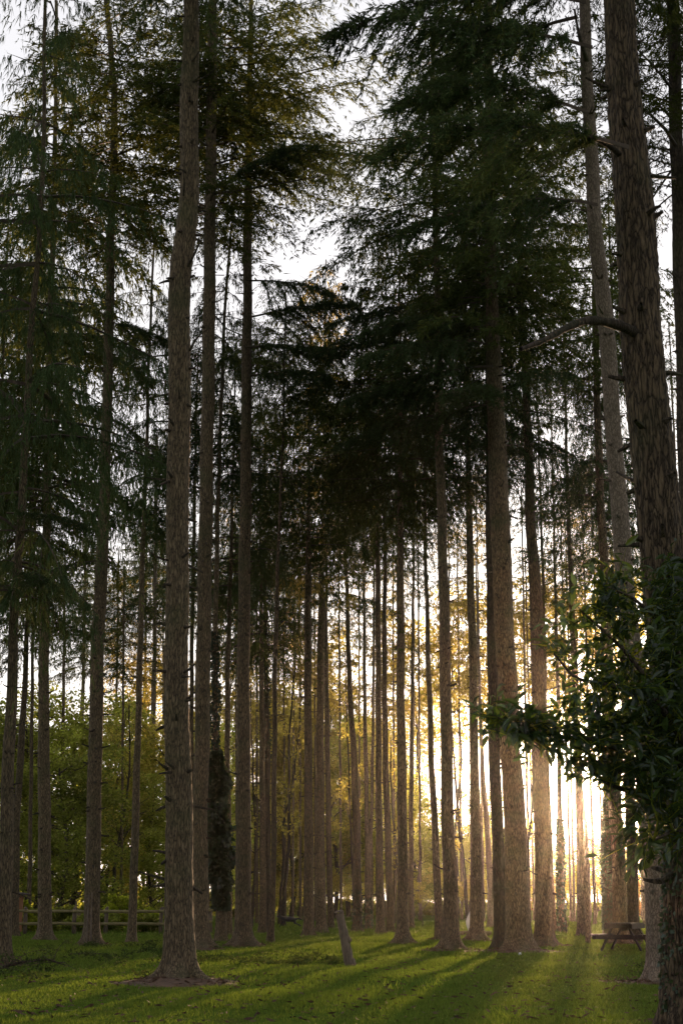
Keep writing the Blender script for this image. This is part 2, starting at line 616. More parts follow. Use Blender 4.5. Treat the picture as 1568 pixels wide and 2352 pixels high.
def conifer_crown(name, seed, H, Rm, per_m=7.0, droop=0.35, hang=0.55, el=0.20, ew=0.045, dens=1.0, mats=None, keep=0.85, bottom=0.25, taper=0.75):
    rg = np.random.default_rng(seed)
    zs, az = [], []
    z = 0.0
    while z < H:
        k = rg.integers(3, 6)
        if rg.random() < keep:
            a0 = rg.uniform(0, 6.28)
            for q in range(k):
                if rg.random() < .88:
                    zs.append(z + rg.uniform(-.12, .12))
                    az.append(a0 + q * 6.283 / k + rg.uniform(-.35, .35))
        z += k / per_m * rg.uniform(.7, 1.3)
    zs, az = np.array(zs), np.array(az)
    u = np.clip(zs / H, 0, 1)
    L = Rm * np.clip(1 - u, 0.02, 1) ** taper * (bottom + (1 - bottom) * np.clip(u / .18, 0, 1) ** .6) * rg.uniform(.3, 1.2, len(zs)) * (1 + .25 * np.sin(az * 2 + zs * .9)) + .15
    e0 = np.where(u > .8, .35, 0.12) + rg.uniform(-.18, .15, len(zs))
    dr = droop * (1.15 - u * .7) * rg.uniform(.6, 1.3, len(zs))
    rad = np.stack([np.cos(az), np.sin(az), 0 * az], 1)
    tan = np.stack([-np.sin(az), np.cos(az), 0 * az], 1)

    def pos(i, s):
        bend = np.sin(az[i] * 7.3) * .12
        return rad[i] * (L[i] * s)[:, None] + tan[i] * (L[i] * bend * s * s)[:, None] + np.stack([0 * s, 0 * s, zs[i] + L[i] * (e0[i] * s - dr[i] * s * s + .10 * s ** 3)], 1)

    specs = []
    ss = np.linspace(0, 1, 6)
    for i in range(len(zs)):
        p = pos(np.full(6, i), ss)
        specs.append((p, (0.010 + 0.010 * L[i]) * (1 - ss * .85)))
    VW, QW = limbs(specs, 3)
    # secondary twigs
    n2 = np.maximum(4, (L * 9.5 * dens).astype(int))
    bi = np.repeat(np.arange(len(zs)), n2)
    s = rg.uniform(.10, 1.0, len(bi)) ** .8
    sd = rg.choice([-1.0, 1.0], len(bi))
    p2 = pos(bi, s)
    l2 = (0.42 * L[bi] * (1.05 - s) ** .8 + .18) * rg.uniform(.5, 1.2, len(bi))
    l2 = np.minimum(l2, 1.15)
    fw = rg.uniform(.45, .9, len(bi))
    d2 = nrm(rad[bi] * fw[:, None] + tan[bi] * (sd * rg.uniform(.5, 1, len(bi)))[:, None] + np.stack([0 * s, 0 * s, rg.uniform(-.35, .12, len(bi))], 1))
    hg = hang * rg.uniform(.4, 1.6, len(bi))
    # tertiary sprays
    n3 = np.maximum(3, (l2 * 17 * dens).astype(int))
    ti = np.repeat(np.arange(len(bi)), n3)
    t = rg.uniform(0.0, 1.05, len(ti))
    p3 = p2[ti] + d2[ti] * (l2[ti] * t)[:, None]
    p3[:, 2] -= hg[ti] * l2[ti] * t * t
    d3 = nrm(d2[ti] * rg.uniform(.2, 1.1, len(ti))[:, None] + .55 * rg.standard_normal((len(ti), 3)) * np.array([1, 1, .6])
             + np.array([0, 0, -1.0]) * (hang * rg.uniform(.2, 2.2, len(ti)))[:, None])
    V3, Q3 = needles(p3, d3, el * rg.uniform(.55, 1.35, len(ti)), ew * rg.uniform(.6, 1.3, len(ti)), rg)
    V = np.concatenate([VW, V3])
    return mesh_np(name, V, [QW, Q3 + len(VW)], mats, [0, 1])


def bare_branches(name, seed, H, Rm, n=26, mats=None, green=0.25, ew=.04):
    """the dead lower limbs under a spruce crown, with a few live sprays"""
    rg = np.random.default_rng(seed)
    specs, sb, sdv, sl = [], [], [], []
    for i in range(n):
        z = H * rg.uniform(0, 1)
        a = rg.uniform(0, 6.28)
        L = Rm * rg.uniform(.25, 1) * (.45 + .55 * z / H)
        rad = np.array([math.cos(a), math.sin(a), 0])
        tan = np.array([-math.sin(a), math.cos(a), 0])
        ss = np.linspace(0, 1, 6)
        e, d, b = rg.uniform(-.1, .2), rg.uniform(.1, .5), rg.uniform(-.25, .25)
        p = rad * (L * ss)[:, None] + tan * (L * b * ss ** 2)[:, None]
        p[:, 2] += z + L * (e * ss - d * ss ** 2)
        specs.append((p, (0.008 + .007 * L) * (1 - .85 * ss)))
        for q in range(int(2 + L * 4)):
            s = rg.uniform(.2, 1)
            k = np.array([np.interp(s, ss, p[:, c]) for c in range(3)])
            l = rg.uniform(.15, .55) * (1.2 - s) * L * .6 + .12
            dd = nrm(rad * .6 + tan * rg.choice([-1, 1]) * rg.uniform(.4, 1) + np.array([0, 0, rg.uniform(-.6, .1)]))
            tt = np.linspace(0, 1, 4)
            pp = k + dd * (l * tt)[:, None]
            pp[:, 2] -= l * .3 * tt ** 2
            specs.append((pp, .006 * (1 - .7 * tt)))
            m = int(l * 26 * green * rg.uniform(0, 2))
            for w in range(m):
                t = rg.uniform(.1, 1)
                sb.append(k + dd * l * t - np.array([0, 0, l * .3 * t * t]))
                sdv.append(nrm(dd * .5 + rg.standard_normal(3) * .5 + np.array([0, 0, -.6])))
                sl.append(rg.uniform(.1, .22))
    VW, QW = limbs(specs, 3)
    if sb:
        V3, Q3 = sprays(np.array(sb), np.array(sdv), np.array(sl), np.full(len(sl), ew), rg)
        return mesh_np(name, np.concatenate([VW, V3]), [QW, Q3 + len(VW)], mats, [0, 1])
    return mesh_np(name, VW, [QW], mats, [0])


NM = [M_TWIG, M_NEEDLE]
CROWN_H = 15.0
CROWNS = [
    conifer_crown('crown', 1, CROWN_H, 3.9, 8.5, .46, .90, .17, .034, 1.6, NM, .82, .3, .5),
    conifer_crown('crown', 2, CROWN_H, 4.1, 7.5, .36, 1.4, .19, .032, 1.6, NM, .78, .3, .5),
    conifer_crown('crown', 4, CROWN_H, 4.2, 7.0, .42, 1.8, .20, .031, 1.6, [M_TWIG, M_NEEDLE_BLUE], .80, .3, .5),
]
FAR = [
    conifer_crown('crown', 5, CROWN_H, 4.0, 8.0, .46, 1.0, .20, .048, 1.25, NM, .80, .3, .5),
    conifer_crown('crown', 6, CROWN_H, 4.2, 7.0, .36, 1.6, .23, .044, 1.25, NM, .76, .3, .5),
    conifer_crown('crown', 8, CROWN_H, 4.3, 7.0, .42, 2.0, .24, .043, 1.25, [M_TWIG, M_NEEDLE_BLUE], .78, .3, .5),
]
DENSE = [
    conifer_crown('crown', 15, CROWN_H, 4.1, 8.8, .46, 1.0, .21, .052, 1.3, NM, .76, .35, .42),
    conifer_crown('crown', 16, CROWN_H, 4.3, 8.0, .36, 1.7, .24, .048, 1.3, NM, .74, .35, .42),
    conifer_crown('crown', 17, CROWN_H, 3.8, 9.5, .5, .8, .20, .055, 1.3, NM, .76, .35, .42),
]
SPARSE = [
    conifer_crown('crown', 11, CROWN_H, 2.9, 5.0, .35, .7, .28, .07, .75, NM, .8),
    conifer_crown('crown', 12, CROWN_H, 2.7, 5.5, .25, 1.1, .30, .065, .75, NM, .76),
]
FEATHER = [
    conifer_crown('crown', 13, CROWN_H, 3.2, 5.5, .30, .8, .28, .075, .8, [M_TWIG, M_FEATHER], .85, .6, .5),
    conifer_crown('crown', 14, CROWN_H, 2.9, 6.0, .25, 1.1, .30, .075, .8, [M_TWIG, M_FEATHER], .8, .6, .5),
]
BARE_H = 7.0
BARES = [bare_branches('lower_branches', 21 + i, BARE_H, 2.1, 30, NM, .5 + .3 * i) for i in range(3)]


def place_mesh(name, me, parent, loc, rz, sxy, sz):
    o = bpy.data.objects.new(name, me)
    o.location = loc
    o.rotation_euler = (0, 0, rz)
    o.scale = (sxy, sxy, sz)
    return link(o, parent)


TREE_BASES = []


def conifer(pts, label, crown=None, H=28.0, Rs=1.0, kind='full', mat=None, near=0, cat='tree', group=None, name='conifer_tree', bare=None, ridges=0.0, stubs=1.0, seed=None, flare=.5, byD=None, whorl=.06, lobes=5):
    flare = flare * (1.5 if pts[0][2] > 40 else .9)
    """pts: (px, py, width) from the foot upward; crown: picture row where the live crown begins"""
    D = byD or ground_D(pts[0][1])
    seed = seed if seed is not None else R.randrange(10 ** 6)
    rg = np.random.default_rng(seed)
    base = P(pts[0][0], pts[0][1], D)
    bx, by = base[0], base[1]
    ctrl = []
    for i, (px, py, w) in enumerate(pts):
        q = P(px, py, D)
        ctrl.append((q[0] - bx, 0.0, q[2], W(w, py, D) / 2 * .94))
    # the first row is the foot: the flare itself comes from the mesh
    c0, c1 = ctrl[0], ctrl[1]
    ctrl[0] = (c0[0], 0, -.2, min(c0[3], c1[3] * 1.18))
    last = ctrl[-1]
    if H > last[2] + .5:
        k = ctrl[-2]
        sl = (last[0] - k[0]) / max(last[2] - k[2], .5)
        ctrl.append((last[0] + .6 * sl * (H - last[2]), 0, H, 0.025))
    else:
        H = last[2]
    top = empty(name, (bx, by, float(hz(bx, by))))
    seg, step = (64, .07) if near == 2 else ((40, .14) if near == 1 else (16, .3))
    V, Q, (zs, tx, ty, tr) = trunk_mesh(ctrl, H, seg, step, seed % 1000, ridges, flare, whorl, lobes)
    tm = mesh_np('trunk', V, [Q], mat or M_BARK, smooth=True)
    obj('trunk', tm, top)
    TREE_BASES.append((bx, by, ctrl[1][3]))

    def at(z):
        return np.interp(z, zs, tx), np.interp(z, zs, ty), np.interp(z, zs, tr)

    cz = None
    if crown is not None:
        cz = P(CX, crown, D)[2]
        if cz < H - 1.5:
            me = rg.choice({'dense': CROWNS if D < 41 else DENSE, 'full': CROWNS if D < 41 else FAR, 'sparse': SPARSE if D > 41 else CROWNS, 'feather': FEATHER}[kind])
            x, y, r = at(cz + (H - cz) * .35)
            place_mesh('crown', me, top, (x, y, cz), rg.uniform(0, 6.28), Rs, (H + .4 - cz) / CROWN_H)
    if bare is not None:
        bz0, bz1 = P(CX, bare[0], D)[2], P(CX, bare[1], D)[2]
        x, y, r = at((bz0 + bz1) / 2)
        place_mesh('lower_branches', BARES[seed % 3], top, (x, y, bz0), rg.uniform(0, 6.28), Rs * bare[2], (bz1 - bz0) / BARE_H)['kind'] = 'stuff'
    if stubs:
        specs = []
        hi = cz if cz else H
        z = 1.6
        while z < min(hi, H - 1):
            for q in range(rg.integers(2, 5)):
                x, y, r = at(z)
                a = rg.uniform(0, 6.28)
                L = r * .6 + rg.exponential(.10) * stubs
                d = np.array([math.cos(a), math.sin(a), rg.uniform(-.3, .35)])
                t = np.linspace(0, 1, 4)
                p = np.array([x, y, z]) + d * (r * .75 + L * t)[:, None]
                p[:, 2] += L * rg.uniform(-.3, .3) * t ** 2
                specs.append((p, (.052 - .03 * min(1, L * 2)) * (1 - .6 * t) * min(1.2, r * 5)))
            z += rg.uniform(.4, .95)
        if specs:
            VW, QW = limbs(specs, 5 if near else 3)
            obj('branch_stubs', mesh_np('branch_stubs', VW, [QW], [M_BARK_DARK]), top)['kind'] = 'stuff'
    tag(top, label, cat, group)
    return top, at, D


G_MAIN = 'tall conifers standing in the grove'
T = {}
T['T1'] = conifer([(8,2214,56),(12,2100,34),(16,1900,32),(20,1750,30),(25,1650,27),(32,1450,23),(40,1300,21),(53,1141,19),(58,1042,18),(66,850,16),(90,550,12),(100,400,11),(104,0,8)],
    'dark-trunked conifer cut by the left edge, in front of the small brown shed', 1360, 28, 1.0, near=1, kind='dense', group=G_MAIN)
T['T1b'] = conifer([(35,2150,22),(38,1900,17),(48,1735,17),(56,1607,14),(63,1450,11),(70,1300,9),(74,1100,7)],
    'leaning conifer close behind the leftmost trunk, with a thin sunlit right edge', 1520, 24, .8, group=G_MAIN)
T['T2'] = conifer([(104,2157,44),(104,2130,34),(103,1950,31),(102,1800,30),(101,1607,26),(102,1450,25),(104,1350,23),(109,1174,19),(111,1042,18),(113,850,16),(122,550,12),(128,300,10),(130,0,8)],
    'straight conifer standing just in front of the wooden fence, second big trunk from the left', 1330, 32, 1.35, near=1, kind='dense', group=G_MAIN)
T['T3'] = conifer([(212,2172,50),(212,2120,38),(214,1990,36),(216,1850,35),(222,1607,33),(225,1470,32),(236,1272,29),(242,1075,26),(245,976,24),(247,900,24),(251,750,22),(255,550,19),(263,350,17),(262,200,15),(254,90,13),(243,0,12)],
    'tall conifer with a bright orange rim and two pale split strips at its foot', 560, 31, 1.35, near=1, kind='dense', group=G_MAIN, bare=(900, 560, .5))
T['T4'] = conifer([(302,2162,27),(306,2080,20),(311,1900,19),(318,1650,15),(323,1470,14),(327,1305,12),(331,1174,10),(337,1042,9),(341,850,7),(350,650,6),(356,500,4)],
    'slim conifer leaning right, standing before the fence left of the biggest left trunk', 1250, 21, .75, group=G_MAIN)
T['T5'] = conifer([(343,2118,20),(346,1950,18),(350,1750,14),(353,1607,12),(356,1470,10),(358,1174,9),(360,1000,7)],
    'thin pale conifer beyond the fence, left of the biggest left trunk', 1480, 30, .9, mat=M_BARK_PALE, group=G_MAIN)
T['T5b'] = conifer([(178,2116,19),(182,1950,15),(186,1800,14),(189,1650,10),(192,1540,8),(196,1300,7)],
    'pale ringed trunk beyond the fence, left of the orange-rimmed conifer', 1560, 27, .8, mat=M_BARK_PALE, group=G_MAIN, whorl=.12)
T['T6'] = conifer([(412,2262,92),(412,2230,78),(411,2150,72),(411,2080,68),(411,1900,64),(408,1700,61),(406,1470,56),(407,1272,53),(410,1075,53),(411,950,52),(412,750,52),(416,625,52),(425,550,50),(434,450,46),(436,350,44),(435,200,43),(438,50,36),(440,-60,34)],
    'big rough brown trunk nearest the viewer on the left, on a soil mound', -60, 29, 1.0, near=2, ridges=.05, mat=M_BARK, group=G_MAIN, flare=.9, whorl=.05, seed=606)
T['T7'] = conifer([(462,2182,64),(460,2150,46),(460,2080,38),(459,1900,36),(463,1750,36),(466,1607,36),(467,1470,35),(471,1272,34),(475,1075,32),(478,900,31),(480,750,30),(482,550,28),(484,400,26),(486,250,24),(489,0,20)],
    'tall conifer half hidden behind the biggest left trunk, on its right side', 520, 31, 1.15, near=1, kind='dense', group=G_MAIN, flare=.8)
T['T7b'] = conifer([(441,2142,14),(441,1900,12),(440,1700,11),(441,1470,10),(448,1100,8)],
    'thin trunk glimpsed between the two thick trunks left of the ivy tree', 1000, 27, .8, group=G_MAIN)
T['T8'] = conifer([(508,2164,34),(508,2080,25),(500,1900,20),(495,1700,14),(494,1500,13),(496,1371,12),(500,1174,10),(506,1000,9),(513,800,8),(520,650,7),(535,500,5)],
    'slim conifer wrapped in a thick dark sleeve of ivy', 1150, 24, .8, group=G_MAIN)
T['T9'] = conifer([(527,2150,18),(524,1900,14),(522,1700,13),(524,1500,12),(530,1300,9),(533,1174,7)],
    'thin conifer just right of the ivy-clad trunk', 1420, 25, .8, group=G_MAIN)
T['T10'] = conifer([(562,2172,58),(560,2140,44),(559,2080,39),(559,1860,36),(559,1607,31),(560,1470,30),(562,1272,28),(565,1075,26),(566,900,25),(568,700,22),(570,500,20),(571,400,17),(574,200,13),(576,0,10)],
    'straight conifer with flared foot and lit right edge, right of the ivy-clad trunk', 420, 32, 1.35, near=1, kind='dense', group=G_MAIN, flare=.7)
T['T11'] = conifer([(603,2142,20),(604,2000,16),(602,1800,13),(601,1607,12),(600,1400,9),(598,1250,6)],
    'thin conifer with a narrow orange edge, behind and left of the running dog', 1480, 25, .8, group=G_MAIN)
T['T12'] = conifer([(615,2140,17),(614,2000,14),(614,1700,14),(610,1500,10),(608,1300,8)],
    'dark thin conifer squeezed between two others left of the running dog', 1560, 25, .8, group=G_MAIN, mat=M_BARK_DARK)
T['T13'] = conifer([(620,2167,23),(626,2080,15),(629,1900,13),(631,1607,11),(633,1470,11),(638,1300,8),(644,1140,7),(649,1030,6),(652,900,5)],
    'thin curved conifer right in front of the running dog', 1020, 23, .75, group=G_MAIN)
T['T14'] = conifer([(709,2150,32),(709,2120,26),(709,1950,23),(708,1800,20),(707,1607,18),(707,1470,18),(708,1272,14),(709,1140,8),(710,1040,5)],
    'conifer with sharp orange edge just right of the running dog', 1280, 27, 0.95, kind='dense', group=G_MAIN, bare=(1650, 1280, .7))
T['T15'] = conifer([(738,2142,28),(738,2080,24),(735,1950,22),(735,1800,20),(735,1607,18),(737,1470,18),(740,1272,12),(742,1150,6)],
    'middle one of the three close trunks left of the leaning post', 1350, 32, 1.0, kind='feather', group=G_MAIN)
T['T16'] = conifer([(760,2132,16),(756,2000,14),(753,1800,13),(750,1607,12),(748,1450,9),(750,1250,6)],
    'rearmost and darkest of the three close trunks left of the leaning post', 1400, 28, 0.85, kind='dense', group=G_MAIN)
T['T17'] = conifer([(820,2139,24),(820,1980,20),(817,1850,18),(813,1750,16),(807,1650,14),(801,1536,12),(798,1404,9),(794,1272,8),(792,1150,5)],
    'crooked conifer leaning left just right of the leaning post', 1330, 27, .75, kind='sparse', group=G_MAIN, bare=(1650, 1300, .8))
T['T18'] = conifer([(846,2134,22),(844,2060,14),(843,1900,12),(840,1765,11),(837,1607,9),(836,1404,7),(836,1250,5)],
    'thin conifer paired with a thinner twin, right of the leaning post', 1420, 28, .7, kind='sparse', group=G_MAIN)
T['T19'] = conifer([(852,2131,11),(852,1900,9),(855,1765,8),(857,1607,7),(858,1470,6)],
    'thinnest twin trunk, touching the thin conifer right of the leaning post', 1500, 25, .7, kind='sparse', group=G_MAIN)
T['T20'] = conifer([(874,2146,27),(872,2020,19),(869,1850,16),(869,1607,14),(868,1470,14),(867,1300,12),(868,1140,8),(868,1000,6)],
    'ringed conifer, left one of a close pair in the middle of the grove', 1260, 27, 0.9, kind='dense', group=G_MAIN, whorl=.14)
T['T21'] = conifer([(897,2142,20),(893,2000,17),(888,1850,15),(885,1765,15),(883,1607,13),(882,1470,12),(884,1300,9),(884,1150,6)],
    'leaning conifer, right one of a close pair in the middle of the grove', 1280, 28, 0.85, group=G_MAIN)
T['T22'] = conifer([(924,2168,44),(924,2140,31),(924,2080,27),(924,1860,23),(920,1607,20),(919,1400,19),(919,1272,16),(919,1075,12),(919,950,8)],
    'straight dark conifer with flared foot in the middle of the lawn edge', 1180, 26, 1.0, kind='dense', group=G_MAIN, flare=.9, bare=(1500, 1180, .7))
T['T23'] = conifer([(945,2133,17),(943,2000,12),(944,1800,11),(947,1607,10),(948,1450,8),(949,1300,6),(950,1150,5)],
    'thin conifer close behind the dark one with the flared foot', 1380, 28, .75, kind='sparse', group=G_MAIN)
T['T24'] = conifer([(1008,2162,24),(1006,2080,19),(1001,1960,17),(995,1850,16),(989,1720,14),(985,1580,13),(980,1400,10),(976,1250,8),(975,1100,6)],
    'bent conifer leaning left against the glow, its foot touching a thicker trunk', 1250, 26, .8, group=G_MAIN)
T['T25'] = conifer([(1037,2182,56),(1036,2150,42),(1034,2050,35),(1028,1900,31),(1025,1765,29),(1023,1607,27),(1021,1500,26),(1018,1353,24),(1013,1165,22),(1009,1020,20),(1004,740,17),(1000,500,14),(996,300,12),(992,100,9)],
    'hazy thick conifer in the brightest gap, on a brown soil mound', 620, 29, 1.35, near=1, group=G_MAIN, flare=.7)
T['T26'] = conifer([(1096,2162,46),(1095,2130,34),(1093,2050,30),(1091,1850,25),(1088,1765,22),(1087,1607,20),(1085,1500,20),(1079,1316,18),(1077,1165,16),(1074,1051,12),(1072,900,9)],
    'conifer that hides half of the white sheet, right of the brightest gap', 1080, 29, .95, near=1, group=G_MAIN, flare=.8)
T['T27'] = conifer([(1127,2130,17),(1124,2000,15),(1118,1900,13),(1110,1800,11),(1104,1700,9),(1098,1500,7)],
    'pale leaning birch-like trunk with white right edge, left of the thickest middle pair', None, 20, .6, mat=M_BARK_PALE, group=G_MAIN)
T['T28'] = conifer([(1147,2176,42),(1147,2120,30),(1145,2000,29),(1139,1850,28),(1134,1700,28),(1130,1504,25),(1126,1316,22),(1124,1165,20),(1122,1000,16)],
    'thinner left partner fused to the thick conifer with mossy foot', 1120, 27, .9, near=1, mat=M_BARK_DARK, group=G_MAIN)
T['T29'] = conifer([(1190,2186,78),(1189,2150,62),(1187,2060,56),(1182,1890,53),(1176,1770,50),(1170,1720,47),(1164,1550,47),(1159,1504,46),(1154,1353,47),(1147,1165,47),(1142,1051,46),(1138,960,42),(1132,800,34),(1127,650,28),(1125,450,26),(1122,250,22),(1120,0,18)],
    'thick furrowed conifer behind the tip of the laurel branch', 800, 30, 1.2, near=1, ridges=.03, kind='dense', group=G_MAIN)
T['T30'] = conifer([(1248,2174,58),(1249,2140,46),(1248,2060,41),(1246,1950,41),(1241,1850,37),(1237,1720,34),(1236,1618,34),(1232,1430,32),(1226,1316,28),(1216,1165,24),(1211,976,20),(1205,850,18),(1196,700,16),(1190,500,13),(1186,250,9)],
    'glowing hazy conifer just right of the thick furrowed one', 900, 29, 1.15, near=1, group=G_MAIN, bare=(1300, 900, .9))
T['T30b'] = conifer([(1274,2142,16),(1268,2060,11),(1258,1800,9),(1251,1600,9),(1247,1350,8),(1242,1200,6)],
    'thin trunk peeping out right of the glowing hazy conifer', 1300, 27, .8, kind='sparse', group=G_MAIN)
T['T31'] = conifer([(1289,2143,19),(1287,2060,15),(1286,1950,14),(1284,1800,11),(1281,1618,9),(1277,1450,8),(1273,1300,6),(1270,1150,5)],
    'thin trunk with ivy on its lower half in the sun gap', 1400, 26, .8, kind='sparse', group=G_MAIN, bare=(1600, 1350, .7))
T['T32'] = conifer([(1335,2150,26),(1333,2060,20),(1331,1900,18),(1328,1760,18),(1322,1618,17),(1314,1430,14),(1308,1278,12),(1301,1089,8),(1298,950,6)],
    'slim conifer standing directly behind the split dead snag', 1150, 28, .8, kind='sparse', group=G_MAIN, bare=(1550, 1100, 1.1))
T['T34'] = conifer([(1397,2146,30),(1396,2100,22),(1394,2000,22),(1394,1850,18),(1390,1700,14),(1384,1500,11),(1380,1300,8)],
    'ivy-sleeved trunk left of the picnic table', 1350, 24, .8, group=G_MAIN)
T['T35'] = conifer([(1424,2166,46),(1422,2080,34),(1418,1950,32),(1412,1850,32),(1403,1700,28),(1396,1550,25),(1391,1430,23),(1386,1290,22),(1379,1165,19),(1374,1051,18),(1371,950,17),(1367,800,15),(1364,650,12)],
    'conifer rising directly behind the picnic table on its left', 900, 29, .9, near=1, group=G_MAIN, bare=(1250, 900, 1.0))
T['T35b'] = conifer([(1455,2163,36),(1452,2080,28),(1450,1950,26),(1446,1850,24),(1440,1700,22),(1430,1500,18),(1425,1300,14)],
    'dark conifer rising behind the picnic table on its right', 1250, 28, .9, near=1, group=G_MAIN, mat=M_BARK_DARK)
T['T36'] = conifer([(1510,2256,66),(1509,2200,52),(1505,2060,54),(1498,1940,52),(1490,1761,50),(1470,1600,46),(1446,1430,43),(1432,1316,43),(1420,1165,41),(1406,950,38),(1394,800,38),(1381,650,37),(1364,500,34),(1351,250,29),(1340,0,26),(1336,-60,25)],
    'pale knotted conifer curving up out of the laurel, right of the picnic table', -60, 28, 1.0, near=2, ridges=.035, mat=M_BARK_PALE, group=G_MAIN, whorl=.03)
T['T38'] = conifer([(1592,2400,150),(1590,2250,138),(1584,2100,128),(1578,1950,118),(1560,1700,112),(1540,1500,108),(1520,1316,104),(1506,1165,102),(1491,950,100),(1472,750,97),(1457,500,92),(1436,250,80),(1421,0,70),(1417,-60,68)],
    'massive deeply furrowed trunk at the right edge with a crooked bough', -150, 26, 1.0, near=2, ridges=.075, mat=M_BARK_BIG, group=G_MAIN, whorl=.02, stubs=.6)
T['T39'] = conifer([(1606,2230,50),(1590,1800,44),(1580,1300,40),(1570,900,36),(1560,600,34),(1552,300,32),(1545,50,30),(1543,-60,30)],
    'dark trunk cut by the upper right edge', 500, 24, 1.0, near=1, group=G_MAIN, kind='sparse', mat=M_BARK_DARK)

# ------------------------------------------------------------------ extra limbs on single trees
def limb_part(tree_key, name, px_pts, r0, r1, mat, Dk=None, seg=8, label=None):
    top, at, D = T[tree_key]
    pts = []
    for i, q in enumerate(px_pts):
        d = D + (q[2] if len(q) > 2 else 0)
        w = P(q[0], q[1], d)
        pts.append((w[0] - top.location.x, w[1] - top.location.y, w[2] - top.location.z))
    pts = np.array(pts)
    t = np.linspace(0, len(pts) - 1, (len(pts) - 1) * 4 + 1)
    ix = np.arange(len(pts))
    # Catmull-like smoothing by two passes of averaging
    sm = np.stack([np.interp(t, ix, pts[:, k]) for k in range(3)], 1)
    for _ in range(3):
        sm[1:-1] = (sm[:-2] + sm[1:-1] * 2 + sm[2:]) / 4
    rad = np.linspace(r0, r1, len(sm)) * (1 + .12 * np.sin(np.arange(len(sm)) * 1.9))
    V, Q = limbs([(sm, rad)], seg)
    o = obj(name, mesh_np(name, V, [Q], mat, smooth=True), top)
    if label: o['label'] = label
    return o, sm


limb_part('T38', 'bough', [(1470, 770, -.1), (1420, 745, -.3), (1350, 732, -.5), (1300, 752, -.7), (1250, 782, -.9), (1195, 802, -1.1)], .065, .022, M_BARK_DARK, label='crooked mossy bough reaching left')
limb_part('T38', 'branch', [(1440, 372, 0), (1395, 330, -.3), (1340, 310, -.5), (1290, 318, -.6)], .04, .012, M_BARK_DARK)
limb_part('T36', 'branch', [(1350, 150, 0), (1330, 90, -.5), (1318, 20, -.8)], .05, .02, M_BARK_DARK)
limb_part('T6', 'branch', [(432, 612, -.2), (446, 585, -.4), (458, 560, -.6), (470, 535, -.7)], .03, .008, M_BARK_DARK)
limb_part('T6', 'branch', [(422, 450, -.3), (424, 420, -.5), (421, 392, -.6)], .022, .008, M_BARK_DARK)
limb_part('T6', 'branch', [(436, 805, -.2), (452, 775, -.5), (478, 755, -.8)], .025, .006, M_BARK_DARK)
limb_part('T7', 'branch', [(490, 445, -.1), (540, 440, -.6), (600, 428, -1), (680, 415, -1.3), (760, 400, -1.6)], .05, .01, M_BARK_DARK)
limb_part('T3', 'branch', [(250, 660, 0), (275, 620, -.3), (284, 585, -.5)], .03, .006, M_BARK_DARK)
limb_part('T3', 'split_strip', [(208, 2168, -.55), (210, 2100, -.5), (212, 2050, -.45)], .035, .02, M_WOOD, seg=5)
limb_part('T3', 'split_strip', [(200, 2172, -.55), (202, 2110, -.5), (205, 2055, -.45)], .03, .03, M_WOOD, seg=5)

# long weeping boughs with dense sprays near the middle of the picture
def bough_mesh(name, seed, L, mats, hang=.6, el=.17, ew=.035, dens=1.0):
    rg = np.random.default_rng(seed)
    ss = np.linspace(0, 1, 10)
    ax = np.stack([L * ss, .25 * np.sin(ss * 3 + seed), .12 * L * ss - .22 * L * ss ** 2], 1)
    specs = [(ax, (.035 * (1 - .85 * ss)))]
    n2 = int(L * 20 * dens)
    s = rg.uniform(.12, 1, n2)
    p2 = np.stack([np.interp(s, ss, ax[:, k]) for k in range(3)], 1)
    sd = rg.choice([-1., 1.], n2)
    l2 = (.45 * L * (1.1 - s) ** .7).clip(.25, 1.4) * rg.uniform(.5, 1.1, n2)
    d2 = nrm(np.stack([rg.uniform(.4, 1, n2), sd * rg.uniform(.4, 1, n2), rg.uniform(-.3, .2, n2)], 1))
    for i in range(n2):
        t = np.linspace(0, 1, 4)
        pp = p2[i] + d2[i] * (l2[i] * t)[:, None]
        pp[:, 2] -= hang * .7 * l2[i] * t ** 2
        specs.append((pp, .007 * (1 - .8 * t)))
    n3 = (l2 * 42 * dens).astype(int) + 4
    ti = np.repeat(np.arange(n2), n3)
    t = rg.uniform(0, 1.05, len(ti))
    p3 = p2[ti] + d2[ti] * (l2[ti] * t)[:, None]
    p3[:, 2] -= hang * .7 * l2[ti] * t * t
    d3 = nrm(d2[ti] * .7 + .55 * rg.standard_normal((len(ti), 3)) + np.array([0, 0, -hang * .7]))
    V3, Q3 = needles(p3, d3, el * rg.uniform(.5, 1.3, len(ti)), ew * 1.3 * rg.uniform(.6, 1.3, len(ti)), rg)
    VW, QW = limbs(specs, 3)
    return mesh_np(name, np.concatenate([VW, V3]), [QW, Q3 + len(VW)], mats, [0, 1])


BOUGHS = [bough_mesh('leafy_bough', 31 + i, 3.2, [M_TWIG, M_NEEDLE_BLUE], .6 + .5 * (i % 2), .12, .019, 1.55) for i in range(4)]


def hang_bough(key, px, py, dD, az, scale, k, tilt=0.0):
    """a live bough whose root is at the picture point, az 0 = to the right, 180 = to the left"""
    top, at, D = T[key]
    q = P(px, py, D + dD)
    o = bpy.data.objects.new('leafy_bough', BOUGHS[k % 4])
    o.location = (q[0] - top.location.x, q[1] - top.location.y, q[2] - top.location.z)
    o.rotation_euler = (0, math.radians(tilt), math.radians(az))
    o.scale = (scale,) * 3
    link(o, top)


